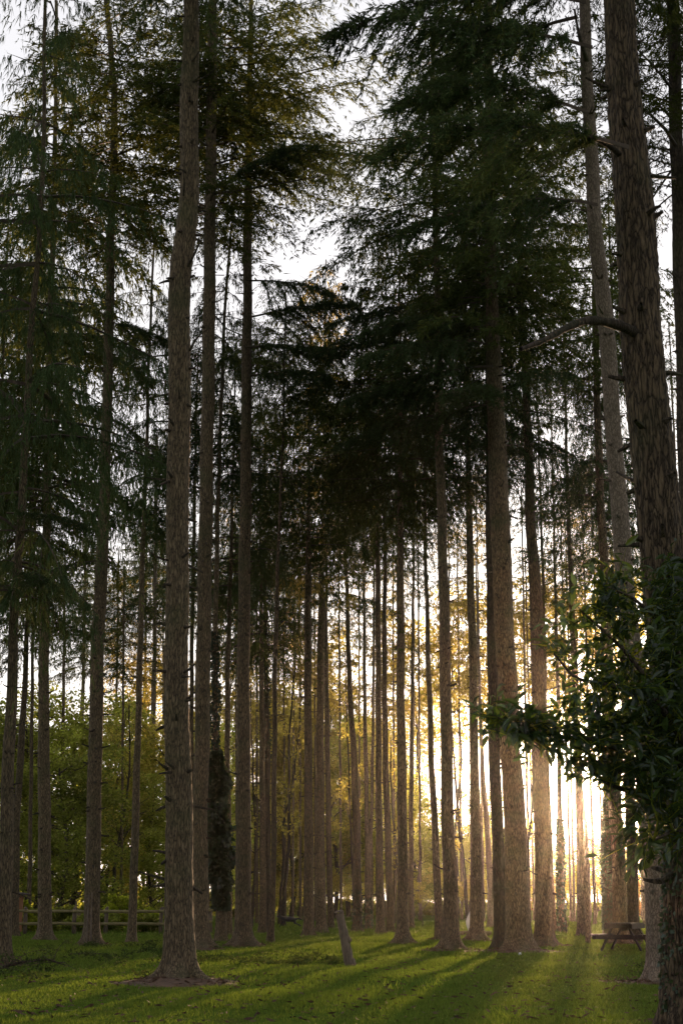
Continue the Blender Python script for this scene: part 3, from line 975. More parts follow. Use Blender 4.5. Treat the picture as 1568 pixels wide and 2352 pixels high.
for a in [('T29', 1128, 760, 0, 190, 1.25, 0, 0), ('T29', 1130, 800, -.3, 200, 1.35, 1, 5), ('T29', 1132, 850, -.4, 175, 1.3, 2, 5),
          ('T29', 1137, 920, -.4, 240, 1.1, 0, 8), 
          ('T29', 1137, 860, -.4, 320, .9, 1, 8), ('T29', 1138, 930, -.4, 190, 1.0, 3, 12),
          ('T25', 1008, 880, -.3, 200, 1.0, 1, 10), ('T25', 1006, 960, -.3, 180, 1.0, 2, 10), ('T25', 1010, 1000, -.2, 330, .9, 0, 14),
          ('T25', 1004, 800, -.3, 185, 1.2, 0, 0), ('T25', 1004, 700, -.3, 170, 1.1, 3, 0),
          ('T10', 566, 800, -.3, -20, 1.1, 0, 5), ('T10', 566, 860, -.3, -40, 1.2, 1, 8), ('T10', 567, 720, -.3, -15, 1.3, 2, 0), ('T10', 567, 640, -.3, 10, 1.2, 3, 6),
          ('T7', 484, 420, -.4, -30, 1.3, 2, -5), ('T36', 1352, 250, -.4, 200, 1.3, 0, 5), ('T36', 1364, 480, -.4, 190, 1.2, 1, 5), ('T36', 1345, 120, -.4, 210, 1.4, 3, 0),
          ('T36', 1340, 20, -.5, 180, 1.6, 1, 0), ('T36', 1340, 60, -.3, 150, 1.4, 2, 0), ('T38', 1450, 330, -.6, 195, .9, 0, 5),
          ('T1', 20, 1180, -.2, -25, .7, 0, 8), ('T1', 33, 1320, -.2, -60, .7, 1, 8), ('T1', 35, 1360, -.2, 200, .9, 2, 8),
          ('T3', 247, 740, -.3, 10, .8, 0, 10), ('T3', 247, 790, -.3, -30, .7, 1, 18), ('T3', 248, 700, -.3, 190, .9, 3, 14), ('T3', 236, 1290, -.3, 180, .8, 1, 10)]:
    hang_bough(*a)

# ------------------------------------------------------------------ slender firs in the depth of the grove
ORD = ['first', 'second', 'third', 'fourth', 'fifth', 'sixth', 'seventh', 'eighth', 'ninth', 'tenth', 'eleventh', 'twelfth', 'thirteenth', 'fourteenth',
       'fifteenth', 'sixteenth', 'seventeenth', 'eighteenth', 'nineteenth', 'twentieth', 'twenty-first', 'twenty-second', 'twenty-third', 'twenty-fourth',
       'twenty-fifth', 'twenty-sixth', 'twenty-seventh', 'twenty-eighth', 'twenty-ninth', 'thirtieth', 'thirty-first', 'thirty-second', 'thirty-third', 'thirty-fourth']
fill = [  # foot px, foot py, top px at row 1300, width, crown row, H, Rs, kind
    (-30, 2150, -10, 18, 1150, 33, 1.2, 'dense'), (68, 2140, 78, 13, 1150, 34, 1.1, 'dense'), (140, 2125, 150, 12, 1480, 22, .95, 'full'),
    (262, 2118, 272, 9, 1500, 25, .8, 'sparse'), (278, 2130, 286, 9, 1560, 19, .8, 'full'), (385, 2116, 388, 11, 1450, 27, .9, 'full'),
    (478, 2128, 482, 10, 1380, 24, .9, 'full'), (548, 2120, 546, 8, 1500, 26, .8, 'full'), (590, 2122, 590, 9, 1400, 27, .9, 'full'),
    (672, 2118, 676, 8, 1480, 28, .8, 'sparse'), (690, 2112, 688, 9, 1400, 30, .9, 'sparse'), (783, 2116, 778, 8, 1450, 29, .8, 'sparse'),
    (905, 2112, 902, 8, 1400, 30, .8, 'sparse'), (965, 2114, 960, 8, 1400, 29, .8, 'sparse'), (1060, 2112, 1050, 8, 1450, 30, .8, 'sparse'),
    (1215, 2120, 1200, 9, 1350, 29, .8, 'sparse'), (1310, 2118, 1290, 8, 1350, 28, .8, 'sparse'), (1365, 2124, 1340, 9, 1300, 28, .8, 'sparse'),
    (1480, 2126, 1440, 12, 1200, 28, .9, 'sparse'), (1540, 2135, 1500, 14, 1100, 27, .9, 'sparse'),
    (1590, 2150, 1560, 16, 1000, 26, 1.0, 'sparse'), (30, 2112, 36, 12, 1400, 32, 1.0, 'full'), (215, 2108, 220, 10, 1400, 27, .8, 'full'),
    (-90, 2150, -75, 18, 1200, 27, 1.1, 'full'), (330, 2108, 336, 10, 1350, 33, .9, 'full'), (640, 2106, 640, 9, 1350, 33, .8, 'full'),
]
fill.sort(key=lambda f: f[0])
for i, (fx, fy, tx_, w, cr, H, Rs, kd) in enumerate(fill):
    w *= .8
    conifer([(fx, fy, w * 1.3), (fx, fy - 40, w), ((fx + tx_) / 2, (fy + 1300) / 2, w * .85), (tx_, 1300, w * .6)],
            f'slender far conifer deep in the grove, {ORD[i]} from the left among the thin rear trunks', cr, H, Rs, kind=kd, group='slender conifers at the back of the grove', stubs=.6)

feather = [(545, 2112, 540, 8, 1560, 27), (585, 2108, 586, 8, 1600, 24), (655, 2106, 650, 8, 1620, 26), (684, 2108, 680, 8, 1650, 23), (724, 2106, 722, 8, 1600, 28), (775, 2106, 770, 8, 1640, 26),
           (826, 2106, 824, 8, 1560, 30), (862, 2106, 860, 8, 1620, 27), (915, 2106, 912, 8, 1560, 30), (975, 2108, 966, 8, 1500, 28), (1040, 2106, 1030, 8, 1560, 29), (1066, 2104, 1058, 8, 1450, 34),
           (1110, 2106, 1096, 8, 1520, 29), (1205, 2104, 1190, 8, 1480, 33), (1226, 2108, 1206, 8, 1540, 27), (1268, 2106, 1250, 8, 1480, 31), (1318, 2108, 1300, 8, 1500, 27), (1350, 2106, 1330, 8, 1450, 30),
           (1385, 2108, 1362, 8, 1400, 29), (1430, 2110, 1404, 8, 1350, 29), (1475, 2108, 1446, 8, 1300, 30), (1530, 2108, 1500, 8, 1250, 31), (280, 2106, 284, 8, 1600, 27), (225, 2104, 228, 8, 1640, 26), (374, 2106, 376, 8, 1640, 26)]
feather = [f for i, f in enumerate(feather) if i % 2 == 0]
feather = [(a, b, c, 6, e, g) for a, b, c, d, e, g in feather]
feather.sort()
FJ = [(R.uniform(2, 14), R.uniform(20, 90), R.uniform(-4, 3)) for _ in feather]
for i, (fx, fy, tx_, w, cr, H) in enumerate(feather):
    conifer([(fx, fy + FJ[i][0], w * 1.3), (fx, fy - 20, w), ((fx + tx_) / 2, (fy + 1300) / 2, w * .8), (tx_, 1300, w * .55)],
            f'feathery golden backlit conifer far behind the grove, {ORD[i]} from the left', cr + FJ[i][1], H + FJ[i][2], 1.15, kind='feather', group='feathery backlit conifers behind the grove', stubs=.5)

# ------------------------------------------------------------------ broadleaf trees
def blob_leaves(blobs, n, size, rg, flat=.0):
    """leaves through a set of uneven clumps: blobs (x,y,z,r)"""
    b = np.array(blobs)
    w = b[:, 3] ** 2
    i = rg.choice(len(b), n, p=w / w.sum())
    d = nrm(rg.standard_normal((n, 3)))
    r = b[i, 3] * rg.uniform(.25, 1.05, n) ** .6
    p = b[i, :3] + d * r[:, None] * np.array([1, 1, .75])
    dd = nrm(rg.standard_normal((n, 3)) + np.array([0, 0, -.5]))
    L = size * rg.uniform(.6, 1.4, n)
    return sprays(p, dd, L, L * .62, rg)


def broadleaf_mesh(seed, H, Rm, z0, mats, nleaf, size, lean=0.0, trunk_r=.16):
    """returns trunk mesh and crown mesh"""
    rg = np.random.default_rng(seed)
    specs = []
    zz = np.linspace(0, H * .85, 9)
    ax = np.stack([lean * zz + .25 * np.sin(zz * .5 + seed), .25 * np.cos(zz * .43 + seed) - .25, zz], 1)
    ax[0, :2] = 0
    specs.append((ax, trunk_r * (1 - .85 * zz / H)))
    blobs = []
    nb = 22
    for k in range(nb):
        z = z0 + (H * .85 - z0) * (k / nb) ** .9
        c = np.array([np.interp(z, zz, ax[:, q]) for q in range(3)])
        a = rg.uniform(0, 6.28)
        L = Rm * rg.uniform(.5, 1.05) * (1 - .45 * max(0, (z - z0) / (H - z0)))
        e = rg.uniform(.35, 1.0)
        t = np.linspace(0, 1, 5)
        d = np.array([math.cos(a), math.sin(a), e])
        p = c + d * (L * t)[:, None]
        p += rg.standard_normal(p.shape) * .05
        specs.append((p, trunk_r * .35 * (1 - .8 * t)))
        for q in (2, 3, 4):
            r = Rm * rg.uniform(.16, .34)
            blobs.append((*(p[q] + rg.standard_normal(3) * Rm * .16), r))
    V, Q = blob_leaves(blobs, nleaf, size, rg)
    VW, QW = limbs(specs, 6)
    tm = mesh_np('trunk', VW, [QW], [mats[0]], smooth=True)
    cm = mesh_np('crown', V, [Q], [mats[1]])
    return tm, cm


def broad_lib(mat, leaf, seeds, **k):
    return [broadleaf_mesh(s, mats=(mat, leaf), **k) for s in seeds]


LIB = {
    'gold': broad_lib(M_BARK_DARK, M_GOLD, (41, 42), H=14, Rm=3.4, z0=2.2, nleaf=15000, size=.16),
    'green': broad_lib(M_BARK_DARK, M_GREEN, (43, 44, 45), H=14, Rm=3.8, z0=1.2, nleaf=19000, size=.17),
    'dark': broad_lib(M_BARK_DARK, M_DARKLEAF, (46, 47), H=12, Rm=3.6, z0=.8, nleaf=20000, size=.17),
    'weep': broad_lib(M_BARK_DARK, M_GOLD, (48,), H=16, Rm=3.0, z0=1.2, nleaf=24000, size=.2),
    'rust': broad_lib(M_BARK_DARK, M_RUST, (49,), H=8, Rm=2.6, z0=.6, nleaf=9000, size=.16),
    'lace': broad_lib(M_BARK_DARK, M_GOLD, (54, 55, 56), H=26, Rm=3.4, z0=12, nleaf=4200, size=.26, trunk_r=.13),
    'young': broad_lib(M_BARK_PALE, M_GOLD, (51, 52, 53), H=4.2, Rm=1.0, z0=1.7, nleaf=1500, size=.13, trunk_r=.035),
}
BASE_H = {'lace': 26, 'gold': 14, 'green': 14, 'dark': 12, 'weep': 16, 'rust': 8, 'young': 4.2}


def broadleaf(kind, px, D, top_py, label, group, wide=1.0, name='broadleaf_tree'):
    x = P(px, 2069, D)[0]
    Ht = P(px, top_py, D)[2]
    tm, cm = R.choice(LIB[kind])
    t = empty(name, (x, D, 0), R.uniform(0, 6.28))
    s = Ht / BASE_H[kind]
    t.scale = (s * wide, s * wide, s)
    obj('trunk', tm, t)
    obj('crown', cm, t)
    tag(t, label, 'tree', group)
    return t


back = [  # kind, px, D, top row, wide
    ('dark', -60, 84, 1560, 1.4), ('green', 22, 84, 1640, 1.2), ('green', 78, 86, 1640, 1.1), ('dark', 128, 78, 1700, 1.3), ('green', 160, 92, 1560, 1.2),
    ('gold', 226, 90, 1700, 1.0), ('green', 262, 96, 1600, 1.1), ('weep', 300, 100, 1640, .9), ('green', 352, 92, 1760, 1.2), ('gold', 392, 96, 1600, 1.0),
    ('green', 470, 104, 1640, 1.0), ('gold', 520, 118, 1600, 1.0), ('dark', 566, 120, 1790, 1.2), ('weep', 612, 122, 1560, 1.0), ('weep', 668, 118, 1560, .95),
    ('gold', 690, 140, 1500, 1.2), ('dark', 712, 126, 1820, 1.3), ('green', 768, 122, 1660, 1.1), ('green', 800, 134, 1620, 1.1), ('gold', 838, 124, 1640, 1.0),
    ('green', 885, 128, 1700, 1.2), ('green', 938, 150, 1760, 1.2), ('dark', 962, 118, 1900, 1.5), ('gold', 900, 170, 1560, 1.2), ('dark', 1020, 175, 1890, 1.6),
    ('gold', 1590, 120, 1720, 1.2), ('dark', 1760, 122, 1680, 1.3), ('green', 1960, 126, 1640, 1.3),  # screen trees added mostly out of view on the right to shade the lawn
    ('green', 1075, 140, 1880, 1.5), ('green', 1110, 165, 1800, 1.1), ('dark', 1145, 180, 1890, 1.6),
]
CK = {'dark': 'dark green', 'green': 'sunlit green', 'gold': 'yellow autumn', 'weep': 'tall pale yellow', 'rust': 'russet'}
cnt = {}
for kd, px, D, tp, wd in sorted(back, key=lambda b: b[1]):
    cnt[kd] = cnt.get(kd, 0) + 1
    broadleaf(kd, px, D, tp, f'{CK[kd]} broadleaf tree beyond the trunks, {ORD[cnt[kd]-1]} of that colour from the left', 'broadleaf trees of the wood behind the grove', wd)
far = [('green', 980, 240, 1960, 1.5), ('gold', 1020, 235, 1975, 1.6), ('green', 1080, 245, 1965, 1.6), ('gold', 1130, 240, 1975, 1.6), ('green', 1180, 235, 1955, 1.6),
       ('green', 1222, 250, 1920, 1.5), ('gold', 1262, 230, 1925, 1.4), ('green', 1300, 250, 1945, 1.6), ('gold', 1345, 225, 1915, 1.3), ('green', 1372, 205, 1895, 1.4),
       ('gold', 1410, 240, 1930, 1.6), ('green', 1460, 235, 1910, 1.6), ('green', 1520, 230, 1900, 1.6), ('gold', 1580, 240, 1920, 1.6),
       ('green', 850, 250, 1900, 1.6), ('gold', 915, 245, 1930, 1.6), ('green', 740, 250, 1900, 1.8), ('green', 640, 240, 1900, 1.8), ('green', 545, 240, 1880, 1.8)]
far.sort(key=lambda b: b[1])
for i, (kd, px, D, tp, wd) in enumerate(far):
    broadleaf(kd, px, D, tp, f'round hazy tree closing the far side of the field, {ORD[i]} from the left', 'trees along the far side of the field', wd)
lace = [(520, 130, 1420), (590, 124, 1380), (648, 136, 1400), (705, 128, 1340), (762, 138, 1380), (810, 126, 1300), (852, 142, 1340), (896, 130, 1290), (950, 138, 1320), (992, 146, 1360), (1050, 130, 1280),
        (1096, 142, 1330), (1140, 128, 1280), (1205, 136, 1300), (1262, 128, 1260), (1312, 138, 1300), (1352, 126, 1250), (1405, 134, 1240), (1460, 126, 1220), (240, 120, 1420), (330, 126, 1440), (440, 124, 1420)]
lace = [l for i, l in enumerate(lace) if i % 2 == 0 and (i % 4 == 0 or l[0] > 1000)]
lace.sort()
for i, (px, D, tp) in enumerate(lace):
    broadleaf('lace', px, D, tp, f'tall thin-crowned golden tree high against the sky behind the grove, {ORD[i]} from the left', 'tall thin-crowned golden trees behind the grove', 1.0)
broadleaf('rust', 1472, 120, 2015, 'small russet bush-like tree seen right of the picnic table pair of trunks', None, 1.0)
broadleaf('rust', 1232, 190, 2035, 'small russet tree far off right of the thick furrowed conifer', None, 1.2)

young = [(786, 118), (795, 128), (812, 110), (835, 132), (856, 120), (880, 126), (902, 116), (955, 120), (968, 108), (975, 130), (990, 124), (1012, 118), (1050, 126),
         (1064, 112), (1082, 132), (1112, 120), (1135, 128), (1225, 130), (1244, 124), (1276, 136), (1302, 130), (1318, 140), (1366, 120), (1378, 132), (660, 116), (578, 120), (690, 122)]
young.sort()
for i, (px, D) in enumerate(young):
    broadleaf('young', px, D, 2000 + R.uniform(-12, 22), f'young staked orchard tree with thin pale stem, {ORD[i]} from the left in the field', 'young trees planted in the field', R.uniform(.9, 1.4), name='young_tree')

# bare crooked saplings with forked stems behind the dog
def crooked(px_pts, D, r0, label, group):
    base = P(px_pts[0][0], px_pts[0][1], D)
    t = empty('bare_tree', (base[0], D, 0))
    pts = np.array([np.array(P(a, b, D)) - np.array([base[0], D, 0]) for a, b in px_pts])
    pts[0][2] = -.1
    rg = np.random.default_rng(int(px_pts[0][0]))
    tt = np.linspace(0, len(pts) - 1, len(pts) * 4)
    sm = np.stack([np.interp(tt, np.arange(len(pts)), pts[:, k]) for k in range(3)], 1)
    for _ in range(2):
        sm[1:-1] = (sm[:-2] + sm[1:-1] * 2 + sm[2:]) / 4
    sm[:, :2] += rg.standard_normal((len(sm), 2)) * .02
    rad = np.linspace(r0, r0 * .3, len(sm))
    V, Q = limbs([(sm, rad)], 6)
    obj('trunk', mesh_np('trunk', V, [Q], [M_BARK_DARK], smooth=True), t)
    sp, sb = [], []
    for k in range(16):
        i = rg.integers(len(sm) // 3, len(sm))
        l = rg.uniform(.8, 2.6)
        d = np.array([rg.uniform(-.7, .7), rg.uniform(-.5, .5), rg.uniform(.3, 1)])
        q = np.linspace(0, 1, 4)
        p = sm[i] + d * (l * q)[:, None] + rg.standard_normal((4, 3)) * .04
        sp.append((p, rad[i] * .4 * (1 - .7 * q)))
        sb += [(*p[3], .5), (*p[2], .4)]
    V, Q = limbs(sp, 4)
    obj('branches', mesh_np('branches', V, [Q], [M_BARK_DARK]), t)['kind'] = 'stuff'
    V, Q = blob_leaves(sb, 900, .13, rg)
    obj('crown', mesh_np('crown', V, [Q], [M_GOLD]), t)
    tag(t, label, 'tree', group)


crooked([(648, 2110), (655, 2030), (665, 1930), (664, 1800), (662, 1700), (672, 1600), (680, 1500)], 84, .13, 'crooked dark young tree rising behind the running dog', None)
crooked([(640, 2110), (650, 2000), (648, 1900), (672, 1800), (684, 1700), (695, 1580)], 88, .10, 'lighter forked young tree leaning right behind the running dog', None)
crooked([(578, 2118), (588, 2000), (584, 1850), (578, 1700), (574, 1560)], 80, .10, 'crooked thin tree right of the flared-foot conifer near the ivy tree', None)
crooked([(1076, 2116), (1064, 2000), (1050, 1850), (1042, 1740), (1036, 1640)], 80, .12, 'bent thin tree leaning left beside the hazy thick conifer', None)
crooked([(1212, 2110), (1208, 2000), (1216, 1900), (1224, 1830), (1230, 1700)], 80, .10, 'curved sapling between the furrowed conifer and the glowing one', None)
crooked([(904, 2110), (906, 2040), (910, 1960), (900, 1850), (896, 1700)], 90, .14, 'dark curved young tree left of the dark flared conifer', None)
crooked([(260, 2112), (262, 2000), (284, 1880), (300, 1760), (296, 1620)], 84, .12, 'dark leaning wood tree right of the orange-rimmed conifer', None)
crooked([(238, 2112), (250, 2000), (256, 1900), (272, 1780), (290, 1640)], 90, .11, 'dark forked wood tree right behind the orange-rimmed conifer', None)
crooked([(54, 2110), (70, 2000), (74, 1880), (66, 1760), (60, 1620)], 84, .11, 'slim wood tree between the first two big trunks from the left', None)
crooked([(815, 2110), (808, 1960), (802, 1800), (796, 1640), (792, 1500)], 86, .08, 'wispy sapling touching the crooked conifer right of the leaning post', None)

# ------------------------------------------------------------------ bushes beyond the fence
def bush(px, py_base, wpx, hpx, D, mat, label, group, n=2600, size=.11, cat='bush'):
    rg = np.random.default_rng(int(px * 3 + 1001))
    x, w, h = P(px, 2069, D)[0], W(wpx, 2100, D) / 2, W(hpx, 2100, D)
    b = [(rg.uniform(-w, w) * .75, rg.uniform(-w, w) * .6, rg.uniform(.12, .75) * h, rg.uniform(.2, .36) * min(h, w * 1.4)) for _ in range(16)]
    t = empty('bush', (x, D, 0))
    V, Q = blob_leaves(b, n, size, rg)
    V = V[:]
    V[:, 2] = np.abs(V[:, 2])
    obj('foliage', mesh_np('foliage', V, [Q], [mat]), t)
    sp = [(np.array([[0, 0, -.05], [q[0] * .4, q[1] * .4, q[2] * .5], list(q[:3])]), np.array([.03, .02, .008])) for q in b[:9]]
    V, Q = limbs(sp, 4)
    obj('stems', mesh_np('stems', V, [Q], [M_TWIG]), t)
    tag(t, label, cat, group)


gb = 'bushes behind the wooden fence'
bush(63, 2150, 44, 92, 68, M_BUSH, 'bright yellow-green bush just right of the brown shed', gb)
bush(280, 2150, 70, 108, 69, M_BUSH, 'big bright yellow-green bush behind the fence left of the slim leaning conifer', gb, 4500)
bush(348, 2150, 50, 72, 68, M_BUSH, 'low yellow-green bush behind the fence left of the biggest left trunk', gb)
bush(145, 2150, 60, 62, 72, M_GREEN, 'dull grassy bush behind the fence between second and third big trunks', gb, 4000)
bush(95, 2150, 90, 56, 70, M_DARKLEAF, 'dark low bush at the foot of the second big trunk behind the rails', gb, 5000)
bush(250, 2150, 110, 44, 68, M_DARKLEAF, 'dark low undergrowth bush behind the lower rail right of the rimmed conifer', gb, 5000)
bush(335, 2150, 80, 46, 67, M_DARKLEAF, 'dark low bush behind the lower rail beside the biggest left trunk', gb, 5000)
bush(180, 2150, 70, 40, 68, M_DARKLEAF, 'dark low bush behind the rails below the pale ringed trunk', gb, 4000)
bush(430, 2150, 90, 60, 74, M_GREEN, 'green bush hidden between the two thick trunks left of the ivy tree', gb, 4000)
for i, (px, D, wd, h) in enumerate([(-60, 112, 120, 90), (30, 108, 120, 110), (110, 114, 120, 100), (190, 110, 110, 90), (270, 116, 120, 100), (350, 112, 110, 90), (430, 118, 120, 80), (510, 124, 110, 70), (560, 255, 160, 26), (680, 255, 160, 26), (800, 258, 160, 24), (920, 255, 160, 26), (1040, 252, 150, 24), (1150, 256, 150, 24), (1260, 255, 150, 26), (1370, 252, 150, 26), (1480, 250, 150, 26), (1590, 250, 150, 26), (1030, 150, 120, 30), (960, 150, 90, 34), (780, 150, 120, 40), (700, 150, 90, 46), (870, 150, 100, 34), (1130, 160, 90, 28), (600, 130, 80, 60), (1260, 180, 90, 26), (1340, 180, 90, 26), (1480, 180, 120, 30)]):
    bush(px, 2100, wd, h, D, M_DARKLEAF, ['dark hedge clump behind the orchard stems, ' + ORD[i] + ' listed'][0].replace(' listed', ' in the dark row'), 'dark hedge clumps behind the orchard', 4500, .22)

# ------------------------------------------------------------------ ivy
def ivy(key, py0, py1, thick, n, name='ivy', size=.10, side=None):
    top, at, D = T[key]
    rg = np.random.default_rng(n)
    z0, z1 = max(.05, P(CX, py0, D)[2]), P(CX, py1, D)[2]
    z = rg.uniform(z0, z1, n)
    x, y, r = at(z)
    th = rg.uniform(0, 6.28, n)
    env = np.clip((z - z0) / 1.5, .12, 1) ** .7 * np.clip((z1 - z) / 1.5, .15, 1)
    lump = (.55 + .45 * np.sin(z * 2.3 + th * 2 + 1)) * (.6 + .4 * np.sin(z * 5.1 - th * 3))
    rr = r + thick * env * lump * rg.uniform(.2, 1.1, n)
    p = np.stack([x + rr * np.cos(th), y + rr * np.sin(th), z], 1)
    d = nrm(np.stack([np.cos(th) * .6, np.sin(th) * .6, -np.ones(n) * .7], 1) + .4 * rg.standard_normal((n, 3)))
    L = size * rg.uniform(.6, 1.3, n)
    V, Q = sprays(p, d, L, L * .8, rg)
    o = obj(name, mesh_np(name, V, [Q], [M_IVY]), top)
    o['kind'] = 'stuff'


ivy('T8', 2085, 1725, .5, 9500, size=.17)
ivy('T8', 2040, 1800, .75, 1500, size=.16)
ivy('T8', 1760, 1450, .12, 1800)
ivy('T34', 2140, 1830, .16, 5200)
ivy('T31', 2140, 1880, .10, 1800)
ivy('T12', 1750, 1400, .12, 1200)
ivy('T38', 2395, 1850, .07, 1900, size=.05)
ivy('T18', 2130, 2060, .08, 400)
ivy('T17', 2135, 2040, .06, 300)

# ------------------------------------------------------------------ laurel in the right foreground
def laurel_leaf(seed):
    rg = np.random.default_rng(seed)
    t = np.array([0, .12, .32, .58, .82, 1.0])
    w = np.array([.014, .17, .33, .35, .20, .0]) * .5 * rg.uniform(.85, 1.15)
    bend = rg.uniform(.05, .3)
    z = -bend * t ** 2
    V = []
    for a, b, c in zip(t, w, z):
        V += [(a, -b, c + b * .5), (a, 0, c - .0), (a, b, c + b * .5)]
    Fq = []
    for i in range(5):
        k = i * 3
        Fq += [(k, k + 3, k + 4, k + 1), (k + 1, k + 4, k + 5, k + 2)]
    return np.array(V), np.array(Fq)


LEAF = [laurel_leaf(i) for i in range(4)]
lau = empty('laurel', (*P(1660, 2300, 13.5)[:1], 13.5, 0))
LX, LY = lau.location.x, lau.location.y
tag(lau, 'large glossy-leaved laurel filling the right side, one bough reaching left', 'shrub')


def lp(px, py, D):
    q = P(px, py, D)
    return np.array([q[0] - LX, q[1] - LY, q[2]])


boughs = [
    [(1660, 2300, 13.5), (1640, 1950, 13.4), (1600, 1780, 13.2), (1500, 1720, 13), (1400, 1700, 12.8), (1250, 1690, 12.6), (1120, 1640, 12.5)],
    [(1640, 1950, 13.5), (1600, 1650, 13.5), (1540, 1450, 13.3), (1450, 1370, 13.2), (1370, 1340, 13.1)],
    [(1640, 1850, 13.8), (1610, 1500, 13.9), (1580, 1300, 13.9)],
    [(1620, 1800, 13.2), (1520, 1600, 13), (1420, 1480, 12.9), (1330, 1400, 12.8)],
    [(1600, 1900, 13.2), (1480, 1830, 13), (1390, 1800, 12.8), (1330, 1740, 12.7)],
    [(1640, 2000, 13.0), (1560, 1900, 12.8), (1500, 1930, 12.6)],
    [(1600, 1750, 13.0), (1500, 1600, 12.9), (1430, 1580, 12.8), (1320, 1560, 12.7), (1270, 1500, 12.7)],
]
specs, BP = [], []
for b in boughs:
    p = np.array([lp(*q) for q in b])
    t = np.linspace(0, len(p) - 1, len(p) * 5)
    sm = np.stack([np.interp(t, np.arange(len(p)), p[:, k]) for k in range(3)], 1)
    for _ in range(2):
        sm[1:-1] = (sm[:-2] + sm[1:-1] * 2 + sm[2:]) / 4
    specs.append((sm, np.linspace(.035, .008, len(sm))))
    BP.append(sm)
ALLB = np.concatenate(BP)
clumps = [  # px, py, rx, ry, D, rD, twigs
    (1535, 1600, 72, 190, 13.2, .9, 210), (1560, 1480, 60, 160, 13.6, .8, 110), (1545, 1340, 45, 60, 13.7, .5, 45), (1430, 1440, 75, 65, 13.1, .5, 26),
    (1395, 1380, 60, 60, 13.0, .4, 26), (1440, 1570, 70, 80, 13.0, .6, 42), (1370, 1540, 60, 50, 12.9, .4, 20), (1310, 1510, 55, 45, 12.8, .3, 9),
    (1330, 1420, 45, 50, 12.8, .3, 9), (1300, 1480, 60, 40, 12.8, .3, 8), (1350, 1360, 50, 40, 12.9, .3, 8), (1390, 1320, 60, 30, 13.0, .3, 8), (1470, 1310, 70, 30, 13.4, .3, 14), (1510, 1420, 70, 80, 13.4, .5, 34), (1380, 1620, 70, 50, 12.8, .4, 22), (1310, 1620, 50, 30, 12.7, .3, 7), (1400, 1690, 90, 50, 12.8, .5, 66), (1290, 1690, 75, 36, 12.6, .35, 42), (1195, 1665, 70, 36, 12.5, .3, 40),
    (1130, 1645, 45, 30, 12.5, .25, 14), (1410, 1780, 60, 50, 12.9, .4, 40), (1330, 1760, 45, 36, 12.7, .3, 13), (1505, 1790, 70, 80, 13.0, .7, 80),
    (1555, 1870, 45, 80, 13.0, .6, 42), (1470, 1880, 40, 55, 12.8, .4, 26), (1550, 1720, 60, 120, 13.4, .8, 100), (1450, 1960, 30, 20, 12.7, .2, 3),
    (1500, 1965, 36, 24, 12.8, .3, 9),
]
rg = np.random.default_rng(5)
lv = []
tw = []
for (px, py, rx, ry, D, rD, n) in clumps:
    for _ in range(int(n * .62)):
        d = nrm(rg.standard_normal(3)) * rg.uniform(0, 1.4) ** .65
        c = lp(px + rx * d[0], py + ry * d[1], D + rD * d[2])
        k = np.argmin(((ALLB - c) ** 2).sum(1))
        root = ALLB[k]
        out = nrm(c - root + rg.standard_normal(3) * .12 + np.array([0, 0, .04]))
        L = rg.uniform(.22, .42) * (1.6 if rg.random() < .25 else 1)
        q = np.linspace(0, 1, 4)
        a = c - out * L * .5
        tp = a + out * (L * q)[:, None]
        tp[:, 2] -= .05 * q ** 2
        tw.append((tp, .004 * (1.2 - q)))
        if rg.random() < .45:
            mid = (root + a) / 2 + rg.standard_normal(3) * .05
            tw.append((np.array([root, mid, a]), np.array([.010, .007, .005])))
        m = rg.integers(6, 11)
        s0 = rg.uniform(0, 6)
        for j in range(m):
            s = (j + .6) / m
            pos = a + out * L * s
            side = nrm(np.cross(out, rg.standard_normal(3)))
            ang = s0 + j * 2.4
            u = nrm(np.cross(out, np.array([0, 0, 1.0])) + 1e-6)
            v = np.cross(u, out)
            dd = nrm(u * math.cos(ang) + v * math.sin(ang) * .7 + out * rg.uniform(.5, 1.3) + np.array([0, 0, -.25]))
            lv.append((pos, dd, rg.uniform(.065, .165)))
V, Q = limbs([(s_, r_) for s_, r_ in specs], 7)
obj('boughs', mesh_np('boughs', V, [Q], [M_BARK_DARK], smooth=True), lau)
V, Q = limbs(tw, 3)
o = obj('twigs', mesh_np('twigs', V, [Q], [M_DARKLEAF]), lau)
o['kind'] = 'stuff'


def leaf_frame(d, rg):
    n = nrm(np.array([0, 0, 1.0]) + .5 * rg.standard_normal(3))
    y = nrm(np.cross(n, d))
    z = np.cross(d, y)
    return np.stack([d, y, z], 1)


# the leaves nearest the eye and on the outer edge are single parts
eye = np.array([-LX, -LY, CAMH])
score = []
for i, (p, d, L) in enumerate(lv):
    q = p + np.array([LX, LY, 0]) - np.array([0, 0, CAMH])
    score.append(L / np.linalg.norm(q) + (0.002 if q[0] / q[1] < .17 else 0))
order = np.argsort(score)[::-1]
single = set(order[:295].tolist())
leaf_me = []
for i, (V, Q) in enumerate(LEAF):
    leaf_me.append(mesh_np('leaf', V, [Q], [M_LAUREL]))
from mathutils import Matrix
AV, AQ, nn = [], [], 0
for i, (p, d, L) in enumerate(lv):
    Mx = leaf_frame(d, rg)
    k = i % 4
    if i in single:
        o = bpy.data.objects.new('leaf', leaf_me[k])
        m4 = np.eye(4)
        m4[:3, :3] = Mx * L
        m4[:3, 3] = p
        o.matrix_local = Matrix(m4.tolist())
        link(o, lau)
    else:
        V, Q = LEAF[k]
        AV.append(V * L @ Mx.T + p)
        AQ.append(Q + nn)
        nn += len(V)
o = obj('leaves', mesh_np('leaves', np.concatenate(AV), [np.concatenate(AQ)], [M_LAUREL]), lau)
o['kind'] = 'stuff'

